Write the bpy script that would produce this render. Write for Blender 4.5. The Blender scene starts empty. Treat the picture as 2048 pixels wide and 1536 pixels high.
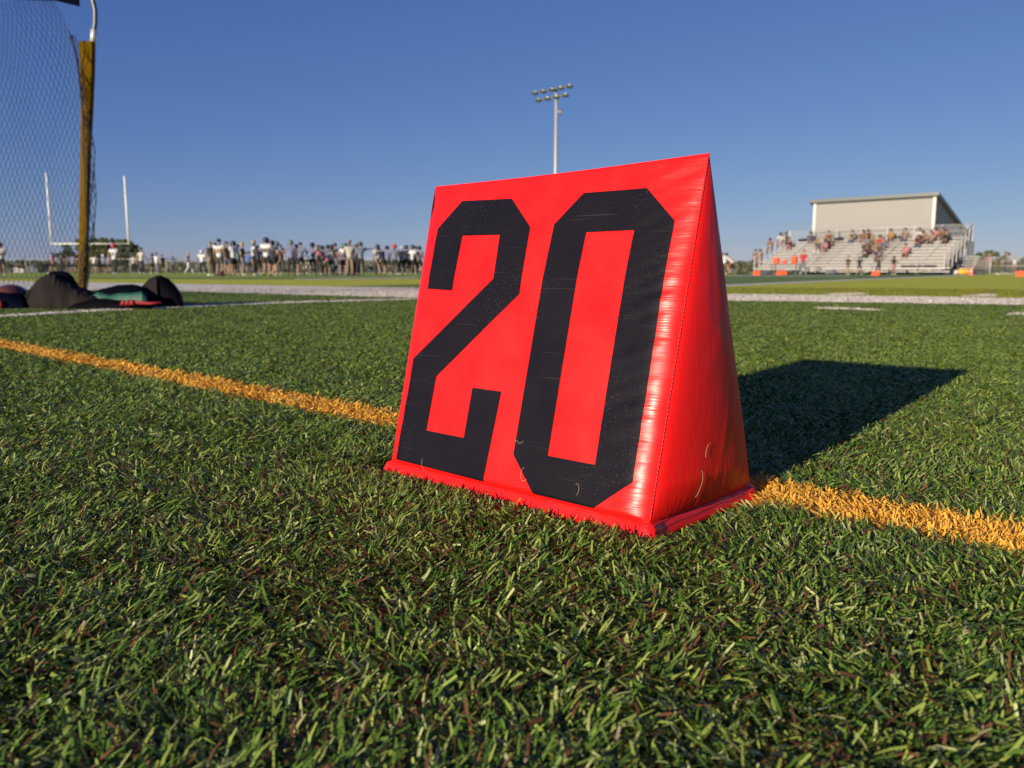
import bpy, bmesh, math, random
import numpy as np
from mathutils import Vector, Matrix, noise

# ------------------------------------------------------------------ camera, sky, sun, exposure
SC = bpy.context.scene
COL = SC.collection
rad = math.radians
FPX, CAMH, PITCH = 1640.0, 0.26, math.atan((768 - 541.5) / 1640.0)
cam_d = bpy.data.cameras.new("camera")
cam = bpy.data.objects.new("camera", cam_d); COL.objects.link(cam); SC.camera = cam
cam.location = (0, 0, CAMH); cam.rotation_euler = (rad(90) - PITCH, 0, 0)
cam_d.sensor_width = 36; cam_d.lens = 36 * FPX / 2048
cam_d.clip_start = 0.02; cam_d.clip_end = 6000
cam_d.dof.use_dof = True; cam_d.dof.focus_distance = 0.92; cam_d.dof.aperture_fstop = 9.5

SUN_EL, SUN_AZ = 13.5, 38.7           # direction the light travels, degrees from +Y towards +X
world = bpy.data.worlds.new("World"); SC.world = world; world.use_nodes = True
wn = world.node_tree; wn.nodes.clear()
w_out = wn.nodes.new("ShaderNodeOutputWorld"); w_bg = wn.nodes.new("ShaderNodeBackground")
sky = wn.nodes.new("ShaderNodeTexSky"); sky.sky_type = 'NISHITA'; sky.sun_disc = False
sky.sun_elevation = rad(SUN_EL); sky.sun_rotation = rad(180 + SUN_AZ)
sky.altitude = 300; sky.air_density = 0.8; sky.dust_density = 0.1; sky.ozone_density = 4.0
hs = wn.nodes.new("ShaderNodeHueSaturation")
hs.inputs['Saturation'].default_value = 1.0; hs.inputs['Value'].default_value = 1.0
tn = wn.nodes.new('ShaderNodeVectorMath'); tn.operation = 'MULTIPLY'; tn.inputs[1].default_value = (1.03, 0.93, 1.22)
wn.links.new(sky.outputs[0], tn.inputs[0])
sp = wn.nodes.new('ShaderNodeSeparateColor'); cb = wn.nodes.new('ShaderNodeCombineColor'); wn.links.new(tn.outputs[0], sp.inputs[0])
for ci, (gam, gain) in enumerate(((.92, .974), (.80, 1.163), (.47, 2.33))):      # the hazier, evener sky of the day
    pw = wn.nodes.new('ShaderNodeMath'); pw.operation = 'POWER'; pw.inputs[1].default_value = gam
    ml = wn.nodes.new('ShaderNodeMath'); ml.operation = 'MULTIPLY'; ml.inputs[1].default_value = gain
    wn.links.new(sp.outputs[ci], pw.inputs[0]); wn.links.new(pw.outputs[0], ml.inputs[0]); wn.links.new(ml.outputs[0], cb.inputs[ci])
wn.links.new(cb.outputs[0], hs.inputs['Color']); # thin streaks of cloud low over the horizon
wtc = wn.nodes.new('ShaderNodeTexCoord'); wmp = wn.nodes.new('ShaderNodeMapping'); wmp.inputs['Scale'].default_value = (5, 5, 60)
wnz = wn.nodes.new('ShaderNodeTexNoise'); wnz.inputs['Scale'].default_value = 1.0; wnz.inputs['Detail'].default_value = 4
wr = wn.nodes.new('ShaderNodeMapRange'); wr.inputs[1].default_value = .52; wr.inputs[2].default_value = .75
wsx = wn.nodes.new('ShaderNodeSeparateXYZ'); wr2 = wn.nodes.new('ShaderNodeMapRange'); wr2.inputs[1].default_value = .10; wr2.inputs[2].default_value = .03; wr2.inputs[4].default_value = .30
wmu = wn.nodes.new('ShaderNodeMath'); wmu.operation = 'MULTIPLY'; wmx = wn.nodes.new('ShaderNodeMix'); wmx.data_type = 'RGBA'; wmx.inputs[7].default_value = (3.6, 3.9, 4.6, 1)
wn.links.new(wtc.outputs['Generated'], wmp.inputs[0]); wn.links.new(wmp.outputs[0], wnz.inputs['Vector']); wn.links.new(wnz.outputs['Fac'], wr.inputs[0])
wn.links.new(wtc.outputs['Generated'], wsx.inputs[0]); wn.links.new(wsx.outputs['Z'], wr2.inputs[0]); wn.links.new(wr.outputs[0], wmu.inputs[0]); wn.links.new(wr2.outputs[0], wmu.inputs[1])
wn.links.new(wmu.outputs[0], wmx.inputs[0]); wn.links.new(hs.outputs[0], wmx.inputs[6]); wn.links.new(wmx.outputs[2], w_bg.inputs[0])
w_bg.inputs[1].default_value = 0.062
wn.links.new(w_bg.outputs[0], w_out.inputs[0])

sun_d = bpy.data.lights.new("sun", 'SUN'); sun_d.energy = 5.0; sun_d.angle = rad(0.53); sun_d.color = (1.0, 0.86, 0.68)
sun = bpy.data.objects.new("sun", sun_d); COL.objects.link(sun)
sdir = Vector((math.sin(rad(SUN_AZ)) * math.cos(rad(SUN_EL)), math.cos(rad(SUN_AZ)) * math.cos(rad(SUN_EL)), -math.sin(rad(SUN_EL))))
sun.rotation_euler = sdir.to_track_quat('-Z', 'Y').to_euler(); sun.location = (-5, -5, 8)
SC.view_settings.view_transform = 'Standard'; SC.view_settings.look = 'None'
SC.view_settings.exposure = 0.45; SC.view_settings.gamma = 1
SC.cycles.use_denoising = True
SC.cycles.max_bounces = 6; SC.cycles.transparent_max_bounces = 12

random.seed(7); RNG = np.random.default_rng(11)

# ------------------------------------------------------------------ helpers
def gp(px, py, z=0.0):
    """survey point: ground position (metres) of a point measured in the 2048x1536 photo"""
    c, s = math.cos(PITCH), math.sin(PITCH)
    dx, dy = (px - 1024) / FPX, (py - 768) / FPX
    d = (dx, c - dy * s, -s - dy * c)
    t = (z - CAMH) / d[2]
    return (d[0] * t, d[1] * t, z)

def at(px, Y, z=0.0):
    """point at depth Y in the vertical plane of column px (measured at the horizon)"""
    c, s = math.cos(PITCH), math.sin(PITCH)
    k = c + math.tan(PITCH) * s
    return Vector(((px - 1024) / FPX / k * Y, Y, z))

def hz(py, px, Y):
    """height of image row py at depth Y"""
    c, s = math.cos(PITCH), math.sin(PITCH)
    dy = (py - 768) / FPX
    return CAMH + Y * (-s - dy * c) / (c - dy * s)

def tag(o, label=None, cat=None, group=None, kind=None):
    if label: o['label'] = label
    if cat: o['category'] = cat
    if group: o['group'] = group
    if kind: o['kind'] = kind
    return o

def empty(name, loc, label, cat, group=None, rz=0.0):
    o = bpy.data.objects.new(name, None); COL.objects.link(o)
    o.empty_display_size = 0.1
    o.location = loc; o.rotation_euler = (0, 0, rz)
    return tag(o, label, cat, group)

class MB:
    def __init__(s): s.v = []; s.f = []
    def box(s, c, d, rz=0.0, taper=1.0):
        b = len(s.v); cs, sn = math.cos(rz), math.sin(rz)
        for k in (-1, 1):
            t = taper if k > 0 else 1.0
            for (i, j) in ((-1, -1), (1, -1), (1, 1), (-1, 1)):
                x, y, z = i * d[0] / 2 * t, j * d[1] / 2 * t, k * d[2] / 2
                s.v.append((c[0] + x * cs - y * sn, c[1] + x * sn + y * cs, c[2] + z))
        s.f += [(b, b+3, b+2, b+1), (b+4, b+5, b+6, b+7)] + [(b+i, b+(i+1) % 4, b+4+(i+1) % 4, b+4+i) for i in range(4)]
        return s
    def bar(s, p, q, w, h=None):
        """rectangular bar from p to q"""
        h = h or w; p = Vector(p); q = Vector(q); a = (q - p).normalized()
        up = Vector((0, 0, 1)) if abs(a.z) < 0.95 else Vector((1, 0, 0))
        x = a.cross(up).normalized() * w / 2; y = x.cross(a).normalized() * h / 2
        b = len(s.v)
        for e in (p, q):
            for (i, j) in ((-1, -1), (1, -1), (1, 1), (-1, 1)): s.v.append(tuple(e + x * i + y * j))
        s.f += [(b, b+3, b+2, b+1), (b+4, b+5, b+6, b+7)] + [(b+i, b+(i+1) % 4, b+4+(i+1) % 4, b+4+i) for i in range(4)]
        return s
    def tube(s, pts, r, n=8, caps=True):
        pts = [Vector(p) for p in pts]; m = len(pts)
        rs = r if isinstance(r, (list, tuple)) else [r] * m
        b = len(s.v); prev = None
        for i, p in enumerate(pts):
            a = (pts[min(i+1, m-1)] - pts[max(i-1, 0)]).normalized()
            if prev is None:
                up = Vector((0, 0, 1)) if abs(a.z) < 0.9 else Vector((1, 0, 0))
                x = a.cross(up).normalized()
            else:
                x = (prev - a * prev.dot(a)).normalized()
            prev = x; y = a.cross(x)
            for k in range(n):
                t = 2 * math.pi * k / n
                s.v.append(tuple(p + (x * math.cos(t) + y * math.sin(t)) * rs[i]))
        for i in range(m - 1):
            for k in range(n):
                s.f.append((b+i*n+k, b+i*n+(k+1) % n, b+(i+1)*n+(k+1) % n, b+(i+1)*n+k))
        if caps:
            s.f.append(tuple(b+k for k in range(n))[::-1]); s.f.append(tuple(b+(m-1)*n+k for k in range(n)))
        return s
    def lathe(s, c, prof, n=16, axis=None):
        """prof: list of (radius, height)"""
        b = len(s.v); c = Vector(c)
        for r, h in prof:
            for k in range(n):
                t = 2 * math.pi * k / n
                s.v.append(tuple(c + Vector((r * math.cos(t), r * math.sin(t), h))))
        m = len(prof)
        for i in range(m - 1):
            for k in range(n):
                s.f.append((b+i*n+k, b+i*n+(k+1) % n, b+(i+1)*n+(k+1) % n, b+(i+1)*n+k))
        s.f.append(tuple(b+k for k in range(n))[::-1]); s.f.append(tuple(b+(m-1)*n+k for k in range(n)))
        return s
    def poly(s, pts):
        b = len(s.v); s.v += [tuple(p) for p in pts]; s.f.append(tuple(range(b, b+len(pts)))); return s
    def prism(s, pts, d):
        """polygon pts extruded by vector d"""
        b = len(s.v); n = len(pts); d = Vector(d)
        s.v += [tuple(p) for p in pts] + [tuple(Vector(p) + d) for p in pts]
        s.f.append(tuple(b+i for i in range(n))[::-1]); s.f.append(tuple(b+n+i for i in range(n)))
        for i in range(n): s.f.append((b+i, b+(i+1) % n, b+n+(i+1) % n, b+n+i))
        return s
    def grid(s, rows, flip=False):
        b = len(s.v); nr = len(rows); nc = len(rows[0])
        for r in rows: s.v += [tuple(p) for p in r]
        for i in range(nr-1):
            for j in range(nc-1):
                q = (b+i*nc+j, b+i*nc+j+1, b+(i+1)*nc+j+1, b+(i+1)*nc+j)
                s.f.append(q[::-1] if flip else q)
        return s
    def build(s, name, mat, parent=None, smooth=False, local=None):
        me = bpy.data.meshes.new(name)
        vs = s.v
        if local is not None: vs = [tuple(Vector(v) - Vector(local)) for v in vs]
        me.from_pydata(vs, [], s.f); me.update()
        if smooth: me.shade_smooth()
        me.materials.append(mat)
        o = bpy.data.objects.new(name, me); COL.objects.link(o)
        if local is not None and parent is None: o.location = local
        if parent: o.parent = parent
        return o

def recalc(o):
    bm = bmesh.new(); bm.from_mesh(o.data); bmesh.ops.recalc_face_normals(bm, faces=bm.faces); bm.to_mesh(o.data); bm.free()

# ------------------------------------------------------------------ materials
def mat(name, col, rough=0.6, metal=0.0, spec=0.5, var=0.0, vscale=8.0, bump=0.0, bscale=60.0, coat=0.0, aniso=(1, 1, 1)):
    m = bpy.data.materials.new(name); m.use_nodes = True
    nt = m.node_tree; b = nt.nodes['Principled BSDF']
    b.inputs['Base Color'].default_value = (*col, 1); b.inputs['Roughness'].default_value = rough
    b.inputs['Metallic'].default_value = metal; b.inputs['Specular IOR Level'].default_value = spec
    b.inputs['Coat Weight'].default_value = coat; b.inputs['Coat Roughness'].default_value = 0.15
    tc = nt.nodes.new('ShaderNodeTexCoord'); mp = nt.nodes.new('ShaderNodeMapping'); mp.inputs['Scale'].default_value = aniso
    nt.links.new(tc.outputs['Object'], mp.inputs[0])
    if var >= 0:
        n = nt.nodes.new('ShaderNodeTexNoise'); n.inputs['Scale'].default_value = vscale; n.inputs['Detail'].default_value = 5
        nt.links.new(mp.outputs[0], n.inputs['Vector'])
        r = nt.nodes.new('ShaderNodeMapRange'); r.inputs[3].default_value = 1 - max(var, .06); r.inputs[4].default_value = 1 + max(var, .06)
        nt.links.new(n.outputs['Fac'], r.inputs[0])
        mx = nt.nodes.new('ShaderNodeVectorMath'); mx.operation = 'SCALE'
        mx.inputs[0].default_value = col; nt.links.new(r.outputs[0], mx.inputs['Scale'])
        nt.links.new(mx.outputs[0], b.inputs['Base Color'])
    if bump > 0:
        n2 = nt.nodes.new('ShaderNodeTexNoise'); n2.inputs['Scale'].default_value = bscale; n2.inputs['Detail'].default_value = 4
        nt.links.new(mp.outputs[0], n2.inputs['Vector'])
        bp = nt.nodes.new('ShaderNodeBump'); bp.inputs['Strength'].default_value = 1; bp.inputs['Distance'].default_value = bump
        nt.links.new(n2.outputs['Fac'], bp.inputs['Height']); nt.links.new(bp.outputs[0], b.inputs['Normal'])
    return m

def blade_mat(name, rough=0.38):
    m = bpy.data.materials.new(name); m.use_nodes = True
    nt = m.node_tree; b = nt.nodes['Principled BSDF']
    at_ = nt.nodes.new('ShaderNodeAttribute'); at_.attribute_name = 'tint'
    nt.links.new(at_.outputs['Color'], b.inputs['Base Color'])
    b.inputs['Roughness'].default_value = rough; b.inputs['Specular IOR Level'].default_value = 0.40
    tr = nt.nodes.new('ShaderNodeBsdfTranslucent'); nt.links.new(at_.outputs['Color'], tr.inputs['Color'])
    mx = nt.nodes.new('ShaderNodeMixShader'); mx.inputs[0].default_value = 0.14
    out = nt.nodes['Material Output']
    nt.links.new(b.outputs[0], mx.inputs[1]); nt.links.new(tr.outputs[0], mx.inputs[2]); nt.links.new(mx.outputs[0], out.inputs[0])
    return m

def turf_mat(name, ca, cb, scale=3.0):
    """far turf: mottled pile, too far for blades to be seen one by one"""
    m = bpy.data.materials.new(name); m.use_nodes = True
    nt = m.node_tree; b = nt.nodes['Principled BSDF']; b.inputs['Roughness'].default_value = 0.75
    b.inputs['Specular IOR Level'].default_value = 0.25
    tc = nt.nodes.new('ShaderNodeTexCoord')
    n1 = nt.nodes.new('ShaderNodeTexNoise'); n1.inputs['Scale'].default_value = scale; n1.inputs['Detail'].default_value = 6
    n2 = nt.nodes.new('ShaderNodeTexNoise'); n2.inputs['Scale'].default_value = 45; n2.inputs['Detail'].default_value = 8; n2.inputs['Roughness'].default_value = 0.7
    nt.links.new(tc.outputs['Object'], n1.inputs['Vector']); nt.links.new(tc.outputs['Object'], n2.inputs['Vector'])
    ad = nt.nodes.new('ShaderNodeMath'); ad.operation = 'ADD'; nt.links.new(n1.outputs['Fac'], ad.inputs[0]); nt.links.new(n2.outputs['Fac'], ad.inputs[1])
    cr = nt.nodes.new('ShaderNodeMapRange'); cr.inputs[1].default_value = 0.65; cr.inputs[2].default_value = 1.35
    nt.links.new(ad.outputs[0], cr.inputs[0])
    mx = nt.nodes.new('ShaderNodeMix'); mx.data_type = 'RGBA'
    mx.inputs[6].default_value = (*ca, 1); mx.inputs[7].default_value = (*cb, 1)
    nt.links.new(cr.outputs[0], mx.inputs[0]); nt.links.new(mx.outputs[2], b.inputs['Base Color'])
    bp = nt.nodes.new('ShaderNodeBump'); bp.inputs['Distance'].default_value = 0.02; bp.inputs['Strength'].default_value = 0.8
    nt.links.new(n2.outputs['Fac'], bp.inputs['Height']); nt.links.new(bp.outputs[0], b.inputs['Normal'])
    return m

M = {}
def solid(key, col, rough=0.7, **k):
    if key not in M: M[key] = mat(key, col, rough, **k)
    return M[key]

# ------------------------------------------------------------------ ground
U = Vector((-0.7353, 0.6778, 0)); N2 = Vector((0.6778, 0.7353, 0))      # along the sideline / towards the field
UANG = math.atan2(U.y, U.x)
gnd_mat = turf_mat('ground_far', (0.030, 0.055, 0.016), (0.055, 0.085, 0.026))
def ngon(name, pts, m):
    mb = MB(); mb.poly(pts); o = mb.build(name, m)
    if o.data.polygons[0].normal.z < 0: o.data.flip_normals()
    return tag(o, kind='structure')
ground_rubber = turf_mat('infill', (0.012, 0.014, 0.009), (0.035, 0.050, 0.018), 25)
ngon('ground', [(-3000, -200, -0.04), (3000, -200, -0.04), (3000, 5500, -0.04), (-3000, 5500, -0.04)], gnd_mat)
ngon('turf_backing', [(-30, -3, -0.017), (25, -3, -0.017), (25, 20, -0.017), (-30, 20, -0.017)], ground_rubber)

def Z(pts, z): return [gp(x, y, z) for x, y in pts]
zf = 0.0
band_px = [(-260, 574.5), (380, 583.5), (835, 596), (1100, 598), (1455, 601), (2350, 614.5), (2350, 600.5), (1455, 588), (1200, 584), (835, 576), (380, 568), (0, 562), (-260, 558)]
lime_a = turf_mat('lime_turf', (0.46, 0.47, 0.030), (0.60, 0.59, 0.045))  # far turf colours raised: brightness of sun-facing fibres is put into them
dark_a = turf_mat('dark_turf', (0.14, 0.21, 0.046), (0.19, 0.27, 0.058))
mid_a = turf_mat('mid_turf', (0.30, 0.37, 0.050), (0.39, 0.45, 0.062))
paint = turf_mat('line_paint', (0.66, 0.59, 0.50), (0.88, 0.80, 0.69), 6)
ngon('turf_panel', Z([(835, 576.5), (1200, 584.5), (1455, 588.5), (2350, 601), (3000, 572), (2350, 544.6), (1950, 549), (1455, 570)], -0.006), lime_a)
ngon('turf_panel', Z([(660, 573), (835, 576.5), (1200, 585), (1255, 580), (1455, 570), (1950, 549), (2350, 544.4), (1700, 544.8), (1455, 551)], -0.010), dark_a)
ngon('turf_panel', Z([(-260, 558.5), (0, 562.5), (380, 568.5), (700, 575), (1100, 562.5), (1455, 551), (1455, 548), (835, 557.5), (600, 559), (0, 557), (-260, 556.6)], -0.014), lime_a)
ngon('turf_panel', Z([(-260, 556.8), (0, 557.2), (600, 559.2), (835, 557.8), (1455, 549), (1455, 547), (835, 554.5), (0, 554.5), (-260, 554)], -0.018), dark_a)
ngon('turf_panel', Z([(-400, 554.5), (0, 555), (835, 555), (1455, 552), (2048, 546.5), (2500, 544.5), (2000, 544.2), (1000, 544.4), (0, 545.2), (-400, 545.4)], -0.024), mid_a)
ngon('white_border', Z(band_px, -0.005), paint)
ngon('white_yard_line', Z([(1250, 581), (1455, 572.2), (1700, 560.6), (1960, 550), (1960, 548.9), (1700, 558.9), (1455, 569.4), (1250, 578)], -0.002), paint)
ngon('white_yard_line', Z([(590, 558.6), (720, 558.2), (835, 556.6), (835, 555.4), (720, 556.8), (590, 557.5)], -0.004), paint)
ngon('white_yard_line', Z([(1700, 552.4), (1455, 552.2), (1455, 551.2), (1700, 551.6)], -0.004), paint)

# ------------------------------------------------------------------ turf blades (one mass, real ribbons of grass yarn)
BL = np.array([-0.16494, 1.09716, 0.0]); BR = np.array([0.14087, 0.81528, 0.0]); BB = np.array([0.29021, 0.97346, 0.0])
AR = np.array([0.20998, 0.89950, 0.38433]); AL = np.array([-0.10876, 1.19330, 0.37866]); BK = BL + (BB - BR)

def inside(X, Y, poly):
    r = np.zeros(X.shape, bool); n = len(poly)
    for i in range(n):
        x0, y0 = poly[i][:2]; x1, y1 = poly[(i+1) % n][:2]
        if y0 == y1: continue
        c = ((y0 > Y) != (y1 > Y)) & (X < (x1 - x0) * (Y - y0) / (y1 - y0) + x0)
        r ^= c
    return r

def sample_blades():
    D0 = 175000.0; out = []
    edges = np.concatenate([np.linspace(0.05, 1.0, 12), np.geomspace(1.05, 13.5, 40)])
    for a, b in zip(edges[:-1], edges[1:]):
        rm = (a + b) / 2; half = rad(44 + 38*math.exp(-rm/1.3)); dens = D0 * min(1.0, rm ** -1.55)
        n = int(dens * half * (b*b - a*a))
        r = np.sqrt(RNG.uniform(a*a, b*b, n)); th = RNG.uniform(-half, half, n)
        sc = np.full(n, math.sqrt(D0 / dens))
        out.append(np.c_[r * np.sin(th), r * np.cos(th), sc])
    return np.concatenate(out)

P = sample_blades()
X, Y, SCL = P[:, 0], P[:, 1], P[:, 2]
fc = (BL + BB)[:2] / 2
foot = [fc + (c[:2]-fc)*1.055 for c in (BL, BR, BB, BK)]      # the marker presses the pile flat
keep = ~inside(X, Y, foot) & (np.maximum(np.abs(-.7353*(X-fc[0]) + .6778*(Y-fc[1])) - .208, np.abs(.6778*(X-fc[0]) + .7353*(Y-fc[1])) - .109) > .0105)
X, Y, SCL = X[keep], Y[keep], SCL[keep]
def vnoise(X, Y, s, seed=0):
    """cheap smooth 2-D value noise"""
    g = np.random.default_rng(seed).random((256, 256))
    x = X * s + 1000; y = Y * s + 1000
    xi = np.floor(x).astype(int); yi = np.floor(y).astype(int); fx = x - xi; fy = y - yi
    fx = fx*fx*(3-2*fx); fy = fy*fy*(3-2*fy)
    a = g[xi % 256, yi % 256]; b = g[(xi+1) % 256, yi % 256]; c = g[xi % 256, (yi+1) % 256]; d = g[(xi+1) % 256, (yi+1) % 256]
    return (a*(1-fx)+b*fx)*(1-fy) + (c*(1-fx)+d*fx)*fy
nn = 0.6778 * X + 0.7353 * Y; uu = -0.7353 * X + 0.6778 * Y
wob = (vnoise(X, Y, 40, 1) - .5) * .010 + RNG.normal(0, .0022, len(X))
yellow = (nn + wob > 0.866) & (nn + wob < 0.970)
wobf = (vnoise(X, Y, 5, 2) - .5) * .10
band = inside(X, Y + wobf, [gp(*p, 0) for p in band_px])
cross_px = [(-200, 641), (20, 633.2), (220, 621.2), (460, 610.5), (620, 604.8), (835, 599.0), (835, 597.2), (620, 602.2), (460, 607.0), (220, 617.4), (20, 629.2), (-200, 637)]
cross = inside(X, Y + wobf * .6, [gp(*p, 0) for p in cross_px])
hash1 = inside(X, Y + wobf * .5, [gp(*p, 0) for p in [(1630, 617.5), (1760, 621.5), (1765, 619.5), (1700, 616), (1640, 614.8)]])
hash2 = inside(X, Y + wobf * .5, [gp(*p, 0) for p in [(2020, 629), (2150, 633), (2150, 629), (2030, 625.5)]])
hash3 = inside(X, Y + wobf * .5, [gp(*p, 0) for p in [(1640, 590), (1730, 590), (1730, 585.8), (1665, 587)]]) | inside(X, Y + wobf*.5, [gp(*p, 0) for p in [(1920, 593), (1990, 593), (1985, 588.0), (1955, 588.6)]])
white = (band | cross | hash1 | hash2 | hash3) & (RNG.random(len(X)) > 0.08)
lime = inside(X, Y, [gp(*p, 0) for p in [(1100, 583), (1455, 588), (2350, 600.5), (2600, 560), (1455, 570)]])
lime2 = inside(X, Y, [gp(*p, 0) for p in [(-260, 558), (380, 568), (835, 576), (835, 556), (0, 556)]])

def blades(name, sel, m, kind, tintf, zoff=0.0, hs_=1.0):
    x, y, sc = X[sel], Y[sel], SCL[sel]; n = len(x)
    ws = sc; ls = np.minimum(sc, 1.0 + (sc - 1) * 0.22)
    th = RNG.uniform(0, 2*np.pi, n)
    patch = vnoise(x, y, 9, 5) * 2 * np.pi * 1.5            # combed patches: neighbours lean alike
    th = np.where(RNG.random(n) < 0.55, patch + RNG.normal(0, .7, n), th)
    L = RNG.uniform(0.013, 0.029, n) * ls * hs_
    stray = RNG.random(n) < 0.02; L = np.where(stray, L * 1.35, L)
    w = RNG.uniform(0.0009, 0.0022, n) * np.where(sc > 1, ws * .95, 1)
    e0 = np.radians(RNG.uniform(14, 74, n)); e1 = np.radians(RNG.normal(0, 24, n))
    e1 = np.where(stray, e0 - .3, e1)
    tw = RNG.normal(0, .7, n)
    rel = np.c_[x - fc[0], y - fc[1]]; eu = np.array([-.7353, .6778]); en = np.array([.6778, .7353])
    ring = np.maximum(np.abs(rel @ eu) - .208, np.abs(rel @ en) - .109)       # distance outside the marker's foot
    low = .016 * np.clip(1 - (ring - .017) / .030, 0, 1)
    zb = -0.0155 * np.ones(n) + RNG.uniform(-.003, .004, n) + zoff - low*.5
    T = 3; px, py, pz = x.copy(), y.copy(), zb.copy()
    co = np.zeros((n, (T+1)*2, 3), np.float32)
    for t in range(T+1):
        f = t / T; el = e0 + (e1 - e0) * f; a = th + tw * f
        wid = w * (0.5 if t < T else 0.36)
        sx, sy = -np.sin(a), np.cos(a); tilt = tw * f * 0.8
        co[:, 2*t, 0] = px - sx*wid; co[:, 2*t, 1] = py - sy*wid; co[:, 2*t, 2] = pz - wid*tilt
        co[:, 2*t+1, 0] = px + sx*wid; co[:, 2*t+1, 1] = py + sy*wid; co[:, 2*t+1, 2] = pz + wid*tilt
        st = L / T
        px = px + np.cos(el)*np.cos(a)*st; py = py + np.cos(el)*np.sin(a)*st; pz = pz + np.sin(el)*st
    # keep the pile height even: nothing rises far above the trodden surface
    hi = co[:, :, 2].max(axis=1); lim = np.where(stray, .008, .0032 + .002*RNG.random(n)) + zoff - low
    over = np.maximum(0, hi - lim); fr = (co[:, :, 2] - zb[:, None]) / np.maximum(1e-5, (hi - zb))[:, None]
    co[:, :, 2] -= over[:, None] * np.clip(fr, 0, 1)
    nv = (T+1)*2
    base = (np.arange(n) * nv)[:, None, None]
    q = np.array([[2*t, 2*t+1, 2*t+3, 2*t+2] for t in range(T)])[None]
    quads = (base + q).astype(np.int32).reshape(-1)
    me = bpy.data.meshes.new(name)
    me.vertices.add(n*nv); me.vertices.foreach_set('co', co.reshape(-1))
    me.loops.add(len(quads)); me.loops.foreach_set('vertex_index', quads)
    me.polygons.add(n*T); me.polygons.foreach_set('loop_start', np.arange(0, len(quads), 4, dtype=np.int32))
    me.polygons.foreach_set('use_smooth', np.ones(n*T, bool))
    me.update(calc_edges=True)
    c = tintf(x, y, n)
    at_ = me.attributes.new('tint', 'FLOAT_COLOR', 'POINT')
    cc = np.ones((n, nv, 4), np.float32); cc[:, :, :3] = c[:, None, :]
    at_.data.foreach_set('color', cc.reshape(-1))
    me.materials.append(m)
    o = bpy.data.objects.new(name, me); COL.objects.link(o)
    return tag(o, kind=kind)

def green_tint(x, y, n):
    """two yarn colours twisted together (field green and olive) plus a few straw thatch strands"""
    k = RNG.random(n)[:, None]
    a = np.array([0.088, 0.168, 0.020]); b = np.array([0.250, 0.320, 0.058]); c = np.array([0.40, 0.43, 0.17])
    col = np.where(k < .52, a, np.where(k < .88, b, c)) * RNG.uniform(.65, 1.3, n)[:, None]
    thatch = RNG.random(n) < .13      # dry brown thatch yarn curled all through the pile
    col = np.where(thatch[:, None], np.array([0.135, 0.058, 0.024]) * RNG.uniform(.5, 1.4, n)[:, None], col)
    r = np.hypot(x, y)[:, None]; g = np.clip((r - 0.8) / 2.0, 0, 1)
    return col * (1 - g) + (col * .45 + np.array([.158, .232, .028]) * .55) * g
def lime_tint(x, y, n): return np.array([0.33, 0.34, 0.022])[None] * RNG.uniform(.75, 1.25, n)[:, None]
def yellow_tint(x, y, n): return np.array([0.90, 0.49, 0.065])[None] * RNG.uniform(.75, 1.12, n)[:, None] * np.array([1, 1, 1])
def white_tint(x, y, n): return np.array([0.88, 0.80, 0.69])[None] * RNG.uniform(.7, 1.15, n)[:, None]

bm_ = blade_mat('turf_yarn'); bw_ = blade_mat('painted_yarn', .5)
isg = ~yellow & ~white & ~lime & ~lime2
o = blades('grass', isg, bm_, 'stuff', green_tint)
tag(o, 'short green artificial grass of the near sideline with olive strands', 'grass')
o = blades('field_grass', (lime | lime2) & ~white & ~yellow, bm_, 'stuff', lime_tint)
tag(o, 'yellow green artificial grass beyond the broad white border', 'grass')
o = blades('yellow_line', yellow, bw_, 'structure', yellow_tint, .0006, 1.0)
o = blades('white_border', white, bw_, 'structure', white_tint, .001, 1.0)

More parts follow.
